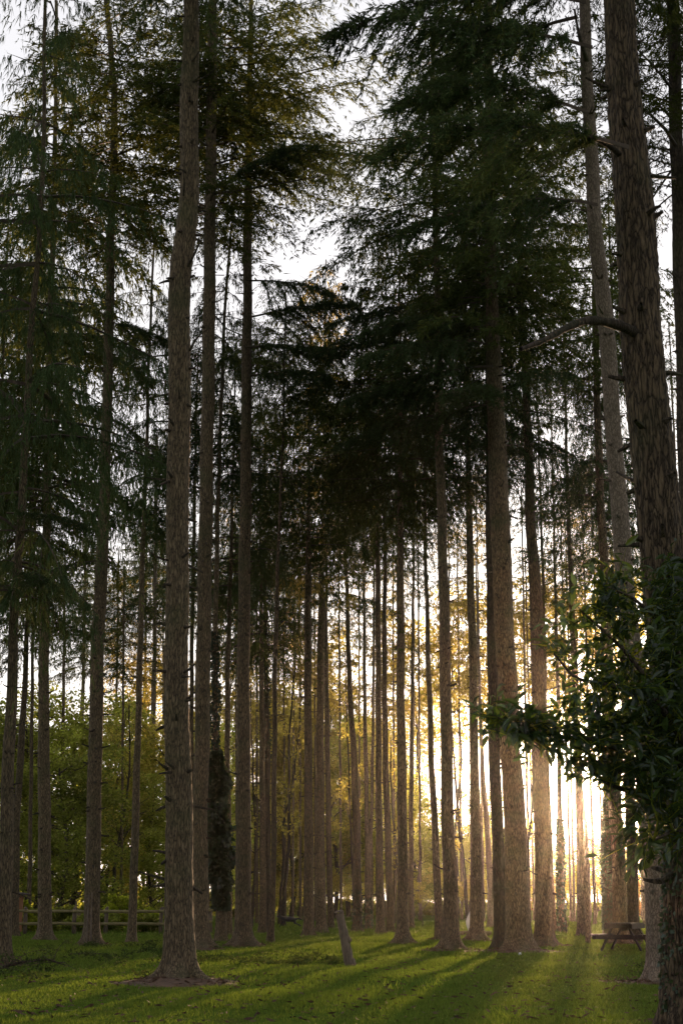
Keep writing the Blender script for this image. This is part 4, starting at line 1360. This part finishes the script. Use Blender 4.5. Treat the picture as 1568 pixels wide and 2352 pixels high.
# ------------------------------------------------------------------ fence and shed
FD = 64.0
fence = empty('wooden_fence', (P(260, 2069, FD)[0], FD, 0))
tag(fence, 'low rustic fence of round mossy rails and posts at the left behind the trunks', 'fence')
fx0 = fence.location.x
post_px = [-40, 62, 173.6, 245.5, 372, 440]
railz = [P(0, 2093, FD)[2], P(0, 2122, FD)[2]]
for i, px in enumerate(post_px):
    x = P(px, 2069, FD)[0] - fx0
    mb = MB()
    hgt = P(0, 2085, FD)[2]
    mb.tube([(x, 0, -.1), (x + R.uniform(-.02, .02), 0, hgt * .6), (x + R.uniform(-.03, .03), 0, hgt), (x, 0, hgt + .02)], [.085, .08, .078, .06], 10)
    obj('post', mb.mesh('post', M_WOOD, True), fence)
for i in range(len(post_px) - 1):
    a, b = P(post_px[i], 2069, FD)[0] - fx0, P(post_px[i + 1], 2069, FD)[0] - fx0
    for z in railz:
        mb = MB()
        dz = R.uniform(-.02, .02)
        mb.tube([(a - .1, -.12, z), ((a * 2 + b) / 3, -.13, z + dz - .01), ((a + 2 * b) / 3, -.12, z + dz), (b + .1, -.12, z + R.uniform(-.015, .015))], [.06, .065, .06, .058], 8)
        obj('rail', mb.mesh('rail', M_RAIL, True), fence)
# the short gate section at its right end
gate = empty('wooden_fence', (P(468, 2069, 66)[0], 66, 0))
tag(gate, 'short end section of fence between two thick posts, left of the ivy tree', 'fence')
for px in (462, 483):
    x = P(px, 2069, 66)[0] - gate.location.x
    mb = MB()
    mb.tube([(x, 0, -.1), (x, 0, .6), (x, 0, 1.02)], [.12, .115, .11], 10)
    obj('post', mb.mesh('post', M_WOOD, True), gate)
for z in (1.0, .95, .48):
    mb = MB()
    a, b = P(440, 2069, 66)[0] - gate.location.x, P(490, 2069, 66)[0] - gate.location.x
    mb.tube([(a, -.17, z), (0, -.18, z + .01), (b, -.17, z)], [.05, .05, .05], 8)
    obj('rail', mb.mesh('rail', M_RAIL, True), gate)

shed = empty('garden_shed', (P(22, 2069, 66.5)[0], 66.5, 0), math.radians(-8))
tag(shed, 'small brown wooden shed with a sloping dark roof at the left edge', 'shed')
sw, sh, sdp = .95, 1.62, .8
for k in range(7):
    mb = MB()
    wdt = sw / 7
    mb.box((-sw / 2 + wdt * (k + .5), -sdp / 2, sh / 2), (wdt - .012, .025, sh), jit=.003)
    obj('board', mb.mesh('board', M_SHED), shed)
for k in range(6):
    mb = MB()
    wdt = sdp / 6
    mb.box((sw / 2 + .002, -sdp / 2 + .02 + wdt * (k + .5), sh / 2), (.025, wdt - .012, sh), jit=.003)
    obj('board', mb.mesh('board', M_SHED), shed)
mb = MB()
mb.box((0, .01, sh / 2), (sw - .06, sdp - .04, sh - .02))
obj('inner_box', mb.mesh('inner_box', M_ROOF), shed)
mb = MB()
from mathutils import Euler
mb.box((0.06, 0, sh + .09), (sw + .42, sdp + .3, .07), Euler((0, math.radians(8), 0)).to_matrix())
obj('roof', mb.mesh('roof', M_ROOF), shed)

# ------------------------------------------------------------------ leaning post, snag, sticks
PD = ground_D(2222)
pp = P(804, 2222, PD)
lean = empty('leaning_post', (pp[0], PD, 0))
tag(lean, 'weathered grey wooden post leaning to the left in the middle of the lawn', 'post')
rg = np.random.default_rng(3)
zs = np.linspace(-.1, P(780, 2097, PD)[2], 26)
seg = 20
th = np.linspace(0, 6.283, seg, endpoint=False)
topx = P(779, 2097, PD)[0] - pp[0]
V = []
for z in zs:
    f = z / zs[-1]
    cx_ = topx * f
    r = W(22, 2150, PD) / 2 * (1.06 - .22 * f)
    rr = r * (1 + .07 * np.sin(th * 3 + f * 2) + .05 * np.sin(th * 7 + f * 4) + .04 * rg.standard_normal(seg))
    V.append(np.stack([cx_ + rr * np.cos(th), rr * np.sin(th) * .8, z + (f > .97) * .05 * np.cos(th)], 1))
V = np.concatenate(V)
n = len(zs)
i = np.arange(n - 1)[:, None] * seg
j = np.arange(seg)[None]
Q = np.stack([i + j, i + (j + 1) % seg, i + seg + (j + 1) % seg, i + seg + j], -1).reshape(-1, 4)
capf = np.array([[(n - 1) * seg + k for k in range(seg)]])
obj('post_shaft', mesh_np('post_shaft', V, [Q, capf], [M_WOOD], smooth=True), lean)
mb = MB()
mb.box((topx - .0, -.02, zs[-1] + .03), (.17, .15, .035), Euler((0, math.radians(-14), .3)).to_matrix(), .8, .01)
obj('cracked_top', mb.mesh('cracked_top', M_WOOD), lean)
mb = MB()
mb.tube([(topx * .35 + .04, -.02, .5), (topx * .35 + .08, -.03, .55), (topx * .35 + .06, -.02, .62)], [.035, .04, .015], 7)
mb.tube([(.06, -.05, -.03), (.09, -.06, .08), (.07, -.03, .18)], [.05, .04, .02], 7)
obj('knots', mb.mesh('knots', M_WOOD, True), lean)

SD = ground_D(2166)
sp_ = P(1349, 2166, SD)
snag = empty('dead_snag', (sp_[0], SD, 0))
tag(snag, 'split dead snag with a short prong and a tall thin pole, in the sun gap', 'snag')


def sl(px, py, dy=0.0):
    q = P(px, py, SD + dy)
    return (q[0] - sp_[0], dy, q[2])


mb = MB()
mb.tube([(0, 0, -.1), sl(1349, 2100), sl(1347, 2040), sl(1347, 1985), sl(1347, 1975)], [.085, .09, .1, .1, .06], 12)
obj('stump_shaft', mb.mesh('stump_shaft', M_BARK, True), snag)
mb = MB()
mb.tube([sl(1344, 2050, -.05), sl(1337, 2000, -.06), sl(1339, 1965, -.06), sl(1343, 1935, -.05), sl(1344, 1922, -.05)], [.06, .075, .05, .05, .03], 9)
mb.tube([sl(1341, 1932, -.05), sl(1350, 1928, -.05), sl(1362, 1927, -.05)], [.03, .035, .02], 7)
obj('prong', mb.mesh('prong', M_BARK, True), snag)
mb = MB()
mb.tube([sl(1354, 2155, .05), sl(1353, 2060, .05), sl(1350, 1980, .04), sl(1347, 1900, .02), sl(1346, 1888, .02)], [.045, .035, .028, .026, .026], 8)
mb.tube([sl(1349, 1888, .02), sl(1343, 1888, .02)], [.035, .03], 6)
obj('pole', mb.mesh('pole', M_BARK, True), snag)
mb = MB()
mb.tube([sl(1357, 2100, .1), sl(1354, 2030, .1), sl(1351, 1980, .1)], [.012, .012, .01], 5)
obj('split_strip', mb.mesh('split_strip', M_WOOD), snag)

mb = MB()
q = P(970, 2131, ground_D(2131))
mb.tube([(0, 0, -.05), (.01, 0, .3), (-.02, 0, .62)], [.035, .03, .02], 7)
o = obj('stake', mb.mesh('stake', M_BARK_DARK, True))
o.location = (q[0], q[1], 0)
tag(o, 'short dark stake standing in the sunlit field left of the bent conifer', 'stake')
mb = MB()
q = P(1300, 2146, ground_D(2146))
mb.tube([(0, 0, -.05), (.01, 0, .3), (.03, 0, .6)], [.03, .025, .02], 7)
mb.tube([(.01, 0, .25), (.1, 0, .4), (.13, 0, .58)], [.02, .018, .01], 6)
o = obj('stake', mb.mesh('stake', M_BARK_DARK, True))
o.location = (q[0], q[1], 0)
tag(o, 'forked dark stick standing at the foot of the thin ivy trunk', 'stick')

# white rounded sheet partly hidden by a trunk
wD = 66.0
q = P(1086, 2140, wD)
V, Q = [], []
rows, cols = 14, 10
for a in range(rows):
    v = a / (rows - 1)
    hw = .34 * (math.sin(min(1, (1 - v) * 1.25 + .02) * math.pi / 2)) ** .8 * (.55 + .45 * min(1, v * 2.2))
    for b in range(cols):
        u = b / (cols - 1) * 2 - 1
        V.append((u * hw, -.12 * math.cos(u * 1.4) + .015 * math.sin(u * 9 + v * 4), v * 1.05))
for a in range(rows - 1):
    for b in range(cols - 1):
        k = a * cols + b
        Q.append((k, k + 1, k + cols + 1, k + cols))
me = mesh_np('white_sheet', np.array(V), [np.array(Q)], [M_WHITE], smooth=True)
o = obj('white_sheet', me)
o.location = (q[0], wD, 0)
md = o.modifiers.new('thick', 'SOLIDIFY')
md.thickness = .03
tag(o, 'white rounded sheet standing upright behind a trunk right of the brightest gap', 'sheet')

mb = MB()
q = P(1088, 2150, 61)
mb.tube([(-.65, 0, .09), (-.2, .02, .1), (.5, 0, .09), (.68, .02, .1)], [.1, .11, .1, .09], 10)
o = obj('fallen_log', mb.mesh('fallen_log', M_BARK, True))
o.location = (q[0], 61, 0)
tag(o, 'short log lying behind the trunk that hides the white sheet', 'log')
mb = MB()
q = P(203, 2198, ground_D(2198))
mb.tube([(-.45, 0, .05), (0, .03, .06), (.5, -.02, .05)], [.04, .05, .03], 8)
o = obj('fallen_log', mb.mesh('fallen_log', M_BARK_DARK, True))
o.location = q[:2] + (0,)
tag(o, 'thin dark log lying in the grass right below the orange-rimmed conifer', 'log')
mb = MB()
q = P(1363, 2152, ground_D(2152))
mb.box((0, 0, .05), (.3, .2, .12), None, .5, .03)
o = obj('pale_stone', mb.mesh('pale_stone', M_WHITE))
o.location = q[:2] + (0,)
tag(o, 'small white stone in the grass right of the dead snag', 'stone')
mb = MB()
q = P(1193, 2193, ground_D(2193))
mb.box((0, 0, .03), (.09, .07, .06), None, .6, .01)
o = obj('pale_stone', mb.mesh('pale_stone', M_WHITE))
o.location = q[:2] + (0,)
tag(o, 'tiny pale stone at the foot of the thick furrowed conifer', 'stone')

# fallen branch with twigs at the lower left
rg = np.random.default_rng(8)
fD = ground_D(2235)
fq = P(30, 2235, fD)
fb = empty('fallen_branch', (fq[0], fD, float(hz(fq[0], fD))))
tag(fb, 'dead fallen branch with a tangle of twigs at the lower left', 'branch')
sp2, lf = [], []
main = np.array([[-.7, -.4, .03], [-.2, -.1, .12], [.2, .1, .22], [.6, .3, .25], [1.0, .5, .12]])
sp2.append((main, np.array([.035, .03, .025, .018, .01])))
for k in range(38):
    s = rg.uniform(0, 4)
    c = np.array([np.interp(s, range(5), main[:, a]) for a in range(3)])
    d = np.array([rg.uniform(-1, 1), rg.uniform(-.7, .7), rg.uniform(-.1, .8)])
    l = rg.uniform(.2, .75)
    t = np.linspace(0, 1, 5)
    p = c + d * (l * t)[:, None] + np.cumsum(rg.standard_normal((5, 3)) * .02, 0)
    p[:, 2] = np.maximum(p[:, 2] - .25 * l * t ** 2, .01)
    sp2.append((p, .010 * (1.1 - t)))
    for _ in range(7):
        lf.append(p[rg.integers(2, 5)] + rg.standard_normal(3) * .05)
V, Q = limbs(sp2[:1], 8)
obj('branch', mesh_np('branch', V, [Q], [M_BARK_DARK], smooth=True), fb)
V, Q = limbs(sp2[1:], 4)
lf = np.array(lf)
lf[:, 2] = np.maximum(lf[:, 2], .02)
V3, Q3 = sprays(lf, nrm(rg.standard_normal((len(lf), 3))), np.full(len(lf), .08), np.full(len(lf), .04), rg)
obj('twigs', mesh_np('twigs', np.concatenate([V, V3]), [Q, Q3 + len(V)], [M_BARK_DARK, M_WEED], [0, 1]), fb)

# ------------------------------------------------------------------ picnic table
TD = 42.5
tq = P(1444, 2180, TD)
tab = empty('picnic_table', (tq[0], TD + .5, 0), math.radians(66))
tab.scale = (.92, .92, .95)
tag(tab, 'dark wooden picnic table with attached benches on the lawn at the right', 'picnic table')
Lt = 1.75
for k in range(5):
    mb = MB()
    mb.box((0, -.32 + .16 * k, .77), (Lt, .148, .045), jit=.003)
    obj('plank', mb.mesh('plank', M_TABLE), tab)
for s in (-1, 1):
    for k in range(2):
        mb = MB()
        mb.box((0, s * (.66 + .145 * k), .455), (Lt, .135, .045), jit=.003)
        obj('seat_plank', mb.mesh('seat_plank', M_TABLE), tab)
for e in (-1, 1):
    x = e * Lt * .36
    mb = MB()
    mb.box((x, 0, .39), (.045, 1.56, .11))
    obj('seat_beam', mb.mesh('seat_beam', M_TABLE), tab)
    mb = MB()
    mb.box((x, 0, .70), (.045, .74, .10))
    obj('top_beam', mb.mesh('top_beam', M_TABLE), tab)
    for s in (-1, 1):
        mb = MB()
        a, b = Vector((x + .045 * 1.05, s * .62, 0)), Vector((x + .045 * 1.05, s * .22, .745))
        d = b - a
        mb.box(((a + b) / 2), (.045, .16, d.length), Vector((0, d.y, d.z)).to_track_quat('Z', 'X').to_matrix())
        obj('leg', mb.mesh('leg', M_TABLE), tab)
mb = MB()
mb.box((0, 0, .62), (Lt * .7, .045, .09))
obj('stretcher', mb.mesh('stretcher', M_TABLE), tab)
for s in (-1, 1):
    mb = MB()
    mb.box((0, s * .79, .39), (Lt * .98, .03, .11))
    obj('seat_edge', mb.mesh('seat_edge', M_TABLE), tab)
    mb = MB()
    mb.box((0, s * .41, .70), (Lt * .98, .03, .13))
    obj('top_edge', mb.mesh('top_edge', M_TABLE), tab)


# ------------------------------------------------------------------ animals
def skin_body(name, joints, edges, mat, parent=None, loc=(0, 0, 0), scale=1.0, sub=2):
    me = bpy.data.meshes.new(name)
    me.from_pydata([(j[0], j[1], j[2]) for j in joints], edges, [])
    o = bpy.data.objects.new(name, me)
    link(o, parent)
    sk = o.modifiers.new('skin', 'SKIN')
    sk.use_smooth_shade = True
    bpy.context.view_layer.objects.active = o
    if not me.skin_vertices:
        with bpy.context.temp_override(object=o, active_object=o):
            bpy.ops.mesh.customdata_skin_add()
    for i, j in enumerate(joints):
        r = j[3]
        me.skin_vertices[0].data[i].radius = (r, r * (j[4] if len(j) > 4 else 1))
        me.skin_vertices[0].data[i].use_root = (i == 0)
    sb = o.modifiers.new('sub', 'SUBSURF')
    sb.levels = sb.render_levels = sub
    me.materials.append(mat)
    o.location = loc
    o.scale = (scale,) * 3
    # bake the surface so it is a plain mesh
    dg = bpy.context.evaluated_depsgraph_get()
    ev = bpy.data.meshes.new_from_object(o.evaluated_get(dg))
    o.modifiers.clear()
    o.data = ev
    for p in ev.polygons:
        p.use_smooth = True
    if not ev.materials:
        ev.materials.append(mat)
    return o


dD = ground_D(2131)
dq = P(664, 2131, dD)
dog = empty('dog', (dq[0], dD, 0))
tag(dog, 'black dog with pricked ears running to the left beyond the trunks', 'dog')
# x runs from head (-) to tail (+)
J = [(.0, 0, .52, .15, 1.15), (-.24, 0, .53, .16, 1.2), (-.42, 0, .58, .13), (-.52, 0, .66, .095), (-.60, 0, .71, .085), (-.70, 0, .69, .06), (-.80, 0, .665, .035),
     (.24, 0, .53, .125), (.40, 0, .53, .09), (.52, 0, .56, .045), (.66, 0, .55, .045), (.80, 0, .49, .03),
     # front legs: one stretched forward, one under
     (-.34, .09, .44, .075), (-.44, .10, .28, .045), (-.56, .10, .12, .032), (-.60, .10, .04, .028),
     (-.30, -.09, .44, .075), (-.24, -.10, .28, .045), (-.19, -.10, .14, .032), (-.23, -.10, .03, .028),
     # hind legs pushing back
     (.34, .09, .42, .09), (.40, .10, .27, .055), (.56, .10, .22, .032), (.66, .10, .09, .028), (.62, .10, .04, .026),
     (.32, -.09, .42, .09), (.34, -.10, .27, .055), (.50, -.10, .25, .032), (.72, -.10, .15, .028), (.78, -.10, .12, .026)]
E = [(0, 1), (1, 2), (2, 3), (3, 4), (4, 5), (5, 6), (0, 7), (7, 8), (8, 9), (9, 10), (10, 11),
     (1, 12), (12, 13), (13, 14), (14, 15), (1, 16), (16, 17), (17, 18), (18, 19), (7, 20), (20, 21), (21, 22), (22, 23), (23, 24), (7, 25), (25, 26), (26, 27), (27, 28), (28, 29)]
skin_body('body', J, E, M_DOG, dog)
for s in (-1, 1):
    mb = MB()
    mb.tube([(-.58, s * .05, .76), (-.57, s * .065, .83), (-.56, s * .07, .90)], [.035, .024, .004], 6)
    obj('ear', mb.mesh('ear', M_DOG, True), dog)
dog.scale = (.82, .82, .82)

hD = 205.0
hq = P(1061, 2092, hD)
horse = empty('horse', (hq[0], hD, 0))
tag(horse, 'white horse facing right, far away at the edge of the field', 'horse')
J = [(.0, 0, 1.2, .33, 1.0), (.45, 0, 1.22, .33), (.75, 0, 1.38, .24), (.98, 0, 1.68, .17), (1.12, 0, 1.92, .14), (1.26, 0, 1.88, .12), (1.45, 0, 1.66, .09), (1.54, 0, 1.54, .07),
     (-.45, 0, 1.25, .31), (-.78, 0, 1.27, .24),
     (.55, .17, .95, .14), (.57, .17, .55, .075), (.56, .17, .12, .05), (.58, .17, .04, .06),
     (.55, -.17, .95, .14), (.50, -.17, .55, .075), (.48, -.17, .12, .05), (.50, -.17, .04, .06),
     (-.72, .17, .95, .18), (-.78, .17, .56, .08), (-.74, .17, .12, .05), (-.72, .17, .04, .06),
     (-.72, -.17, .95, .18), (-.86, -.17, .56, .08), (-.84, -.17, .12, .05), (-.82, -.17, .04, .06)]
E = [(0, 1), (1, 2), (2, 3), (3, 4), (4, 5), (5, 6), (6, 7), (0, 8), (8, 9), (1, 10), (10, 11), (11, 12), (12, 13), (1, 14), (14, 15), (15, 16), (16, 17),
     (9, 18), (18, 19), (19, 20), (20, 21), (9, 22), (22, 23), (23, 24), (24, 25)]
skin_body('body', J, E, M_HORSE, horse)
mb = MB()
mb.tube([(-.98, 0, 1.3), (-1.1, 0, 1.05), (-1.12, 0, .65)], [.07, .1, .03], 7)
obj('tail', mb.mesh('tail', M_MANE, True), horse)
mb = MB()
mb.tube([(.68, 0, 1.62), (.86, 0, 1.9), (1.05, 0, 2.08)], [.05, .07, .04], 6)
obj('mane', mb.mesh('mane', M_MANE, True), horse)
for s in (-1, 1):
    mb = MB()
    mb.tube([(1.1, s * .07, 2.02), (1.1, s * .08, 2.12), (1.11, s * .08, 2.2)], [.04, .03, .005], 6)
    obj('ear', mb.mesh('ear', M_HORSE, True), horse)

# ------------------------------------------------------------------ soil mounds and needle litter round the trunks
VL, QL, nn = [], [], 0
rg = np.random.default_rng(77)
mounds = [('T6', 1.25, .16, 1.0), ('T7', .9, .10, .8), ('T10', .9, .07, .8), ('T22', .6, .05, .8), ('T25', .85, .09, 1), ('T26', .9, .09, 1), ('T29', 1.2, .10, 1.3), ('T30', .8, .09, 1), ('T36', 1.0, .05, 1), ('T38', 1.1, .1, 1), ('T3', .7, .07, 1), ('T1', .6, .05, 1), ('T24', .4, .05, 1), ('T2', .5, .04, 1), ('T14', .5, .04, 1), ('T35', .6, .05, 1)]
MV, MQ, mn = [], [], 0
LP_, LD_ = [], []
for key, rr, hh, st in mounds:
    top, at, D = T[key]
    bx, by = top.location.x, top.location.y
    nr, ns = 9, 30
    ph = rg.uniform(0, 6.28, 4)
    for a in range(nr):
        f = a / (nr - 1)
        for b in range(ns):
            t = b / ns * 6.283
            rad = rr * f * (1 + .22 * math.sin(t * 2 + ph[0]) + .15 * math.sin(t * 5 + ph[1]))
            x, y = bx + rad * math.cos(t) * st, by + rad * math.sin(t)
            z = float(hz(x, y)) + hh * (1 - f) ** 1.3 + .012 * math.sin(t * 9 + a * 3) * (1 - f) + .006 - .03 * (f > .98)
            MV.append((x, y, z))
            if rg.random() < .6:
                for _ in range(4):
                    LP_.append((x + rg.normal() * .08, y + rg.normal() * .08, z + .012))
    for a in range(nr - 1):
        for b in range(ns):
            MQ.append((mn + a * ns + b, mn + a * ns + (b + 1) % ns, mn + (a + 1) * ns + (b + 1) % ns, mn + (a + 1) * ns + b))
    mn += nr * ns
o = obj('soil_mounds', mesh_np('soil_mounds', np.array(MV), [np.array(MQ)], [M_LITTER], smooth=True))
tag(o, 'brown soil and needle litter heaped round the trunk feet', 'soil', kind='stuff')
for _ in range(1500):
    py = 2110 + 240 * rg.random() ** .7
    dd_ = ground_D(py)
    q_ = P(rg.uniform(-60, 1620), py, dd_)
    LP_.append((q_[0], q_[1], float(hz(q_[0], q_[1])) + .045))
LP_ = np.array(LP_)
n = len(LP_)
d = nrm(rg.standard_normal((n, 3)) * np.array([1, 1, .25]))
V, Q = sprays(LP_, d, rg.uniform(.05, .16, n), rg.uniform(.012, .04, n), rg)
o = obj('needle_litter', mesh_np('needle_litter', V, [Q], [M_LITTER]))
tag(o, 'loose brown bark chips and needles scattered round the trunk feet', 'litter', kind='stuff')

# ------------------------------------------------------------------ grass blades and weeds
def grass_zone(d0, d1, dens, h, w, rg):
    half = math.tan(math.radians(14.5))
    area = half * (d1 ** 2 - d0 ** 2)
    n = int(area * dens)
    y = np.sqrt(rg.uniform(d0 ** 2, d1 ** 2, n))
    x = rg.uniform(-1, 1, n) * half * y
    keep = np.ones(n, bool)
    for bx, by, br in TREE_BASES:
        if by < d1 + 2:
            dd = (x - bx) ** 2 + (y - by) ** 2
            keep &= dd > (br * 1.3 + .02) ** 2 * rg.uniform(.8, 2.4, n)
    for key, rr, hh, st in mounds:
        top, at, D = T[key]
        dd = np.sqrt(((x - top.location.x) / st) ** 2 + (y - top.location.y) ** 2) / rr
        keep &= rg.uniform(0, 1, n) < np.clip((dd - .55) / .5, .03, 1)
    # worn places
    fld = np.sin(x * .7 + y * .31) + np.sin(x * 1.3 - y * .83 + 2) + np.sin(x * .35 + y * 1.1 + 4)
    keep &= ~((fld > 1.9) & (rg.uniform(0, 1, n) < .75))
    x, y, fld = x[keep], y[keep], fld[keep]
    n = len(x)
    hh = h * rg.uniform(.4, 1.3, n) * (1 + .18 * fld + .25 * np.sin(x * 4.1 + y * 2.3) * np.sin(y * 3.7 - x))
    a = rg.uniform(0, 3.14, n)
    z = hz(x, y)
    lx, ly = rg.normal(0, .45, n) * hh, rg.normal(0, .45, n) * hh
    b = np.stack([x, y, z - .005], 1)
    s = np.stack([np.cos(a), np.sin(a), 0 * a], 1) * (w * rg.uniform(.6, 1.4, n))[:, None] * .5
    tip = b + np.stack([lx, ly, hh], 1)
    V = np.stack([b - s, b + s, tip], 1).reshape(-1, 3)
    return V


gr = np.random.default_rng(9)
GV = np.concatenate([grass_zone(16.5, 24, 900, .055, .011, gr), grass_zone(24, 36, 420, .055, .015, gr), grass_zone(36, 60, 190, .07, .022, gr),
                     grass_zone(60, 100, 34, .11, .045, gr)])
o = obj('grass', mesh_np('grass', GV, [np.arange(len(GV)).reshape(-1, 3)], [M_GRASS]))
tag(o, 'short green lawn grass under the trees', 'grass', kind='stuff')
print('grass tris', len(GV) // 3)


def weeds(pxr, pyr, n, mat, name, label, h=.16):
    rg = np.random.default_rng(n)
    P_, D_, S_ = [], [], []
    for _ in range(n):
        px, py = rg.uniform(*pxr), rg.uniform(*pyr)
        d = ground_D(py)
        q = P(px, py, d)
        if math.sin(px * .06 + py * .11) + math.sin(px * .023 - py * .19 + 1) + rg.uniform(-.8, .8) < 0:
            continue
        k = rg.integers(5, 12)
        for _ in range(k):
            hh = h * rg.uniform(.2, 1)
            P_.append((q[0] + rg.normal() * .07, q[1] + rg.normal() * .07, float(hz(q[0], q[1])) + hh * .6))
            D_.append(nrm(np.array([rg.normal(), rg.normal(), .6])))
            S_.append(rg.uniform(.05, .11))
    S_ = np.array(S_)
    V, Q = sprays(np.array(P_), np.array(D_), S_, S_ * .45, rg)
    return V, Q


WV, WQ, wn_ = [], [], 0
for a in [((470, 770), (2194, 2224), 260), ((600, 775), (2205, 2218), 300), ((70, 330), (2175, 2210), 130), ((150, 220), (2168, 2180), 60), ((330, 380), (2165, 2195), 90),
          ((455, 500), (2170, 2186), 60), ((0, 120), (2225, 2262), 45), ((330, 375), (2235, 2262), 60), ((1470, 1530), (2225, 2250), 50), ((200, 500), (2195, 2225), 120)]:
    V, Q = weeds(a[0], a[1], a[2], M_WEED, '', '')
    WV.append(V); WQ.append(Q + wn_); wn_ += len(V)
o = obj('weeds', mesh_np('weeds', np.concatenate(WV), [np.concatenate(WQ)], [M_WEED]))
tag(o, 'low dark weeds growing in strips across the lawn', 'weeds', kind='stuff')

# ------------------------------------------------------------------ warm evening haze
hzm, hn, hl = new_mat('evening_haze')
ho = hn.new('ShaderNodeOutputMaterial')
pv = hn.new('ShaderNodeVolumePrincipled')
pv.inputs['Color'].default_value = (1.0, 0.92, 0.84, 1)
pv.inputs['Density'].default_value = 0.00008
pv.inputs['Anisotropy'].default_value = 0.945
hl.new(pv.outputs[0], ho.inputs['Volume'])
mb = MB()
mb.box((0, 0, 20.5), (2600, 2600, 44))
hz_o = obj('haze', mb.mesh('haze', hzm))
tag(hz_o, kind='stuff')

tris = sum(len(m.polygons) * 2 for m in bpy.data.meshes)
print('approx tris', tris, 'objects', len(bpy.data.objects))
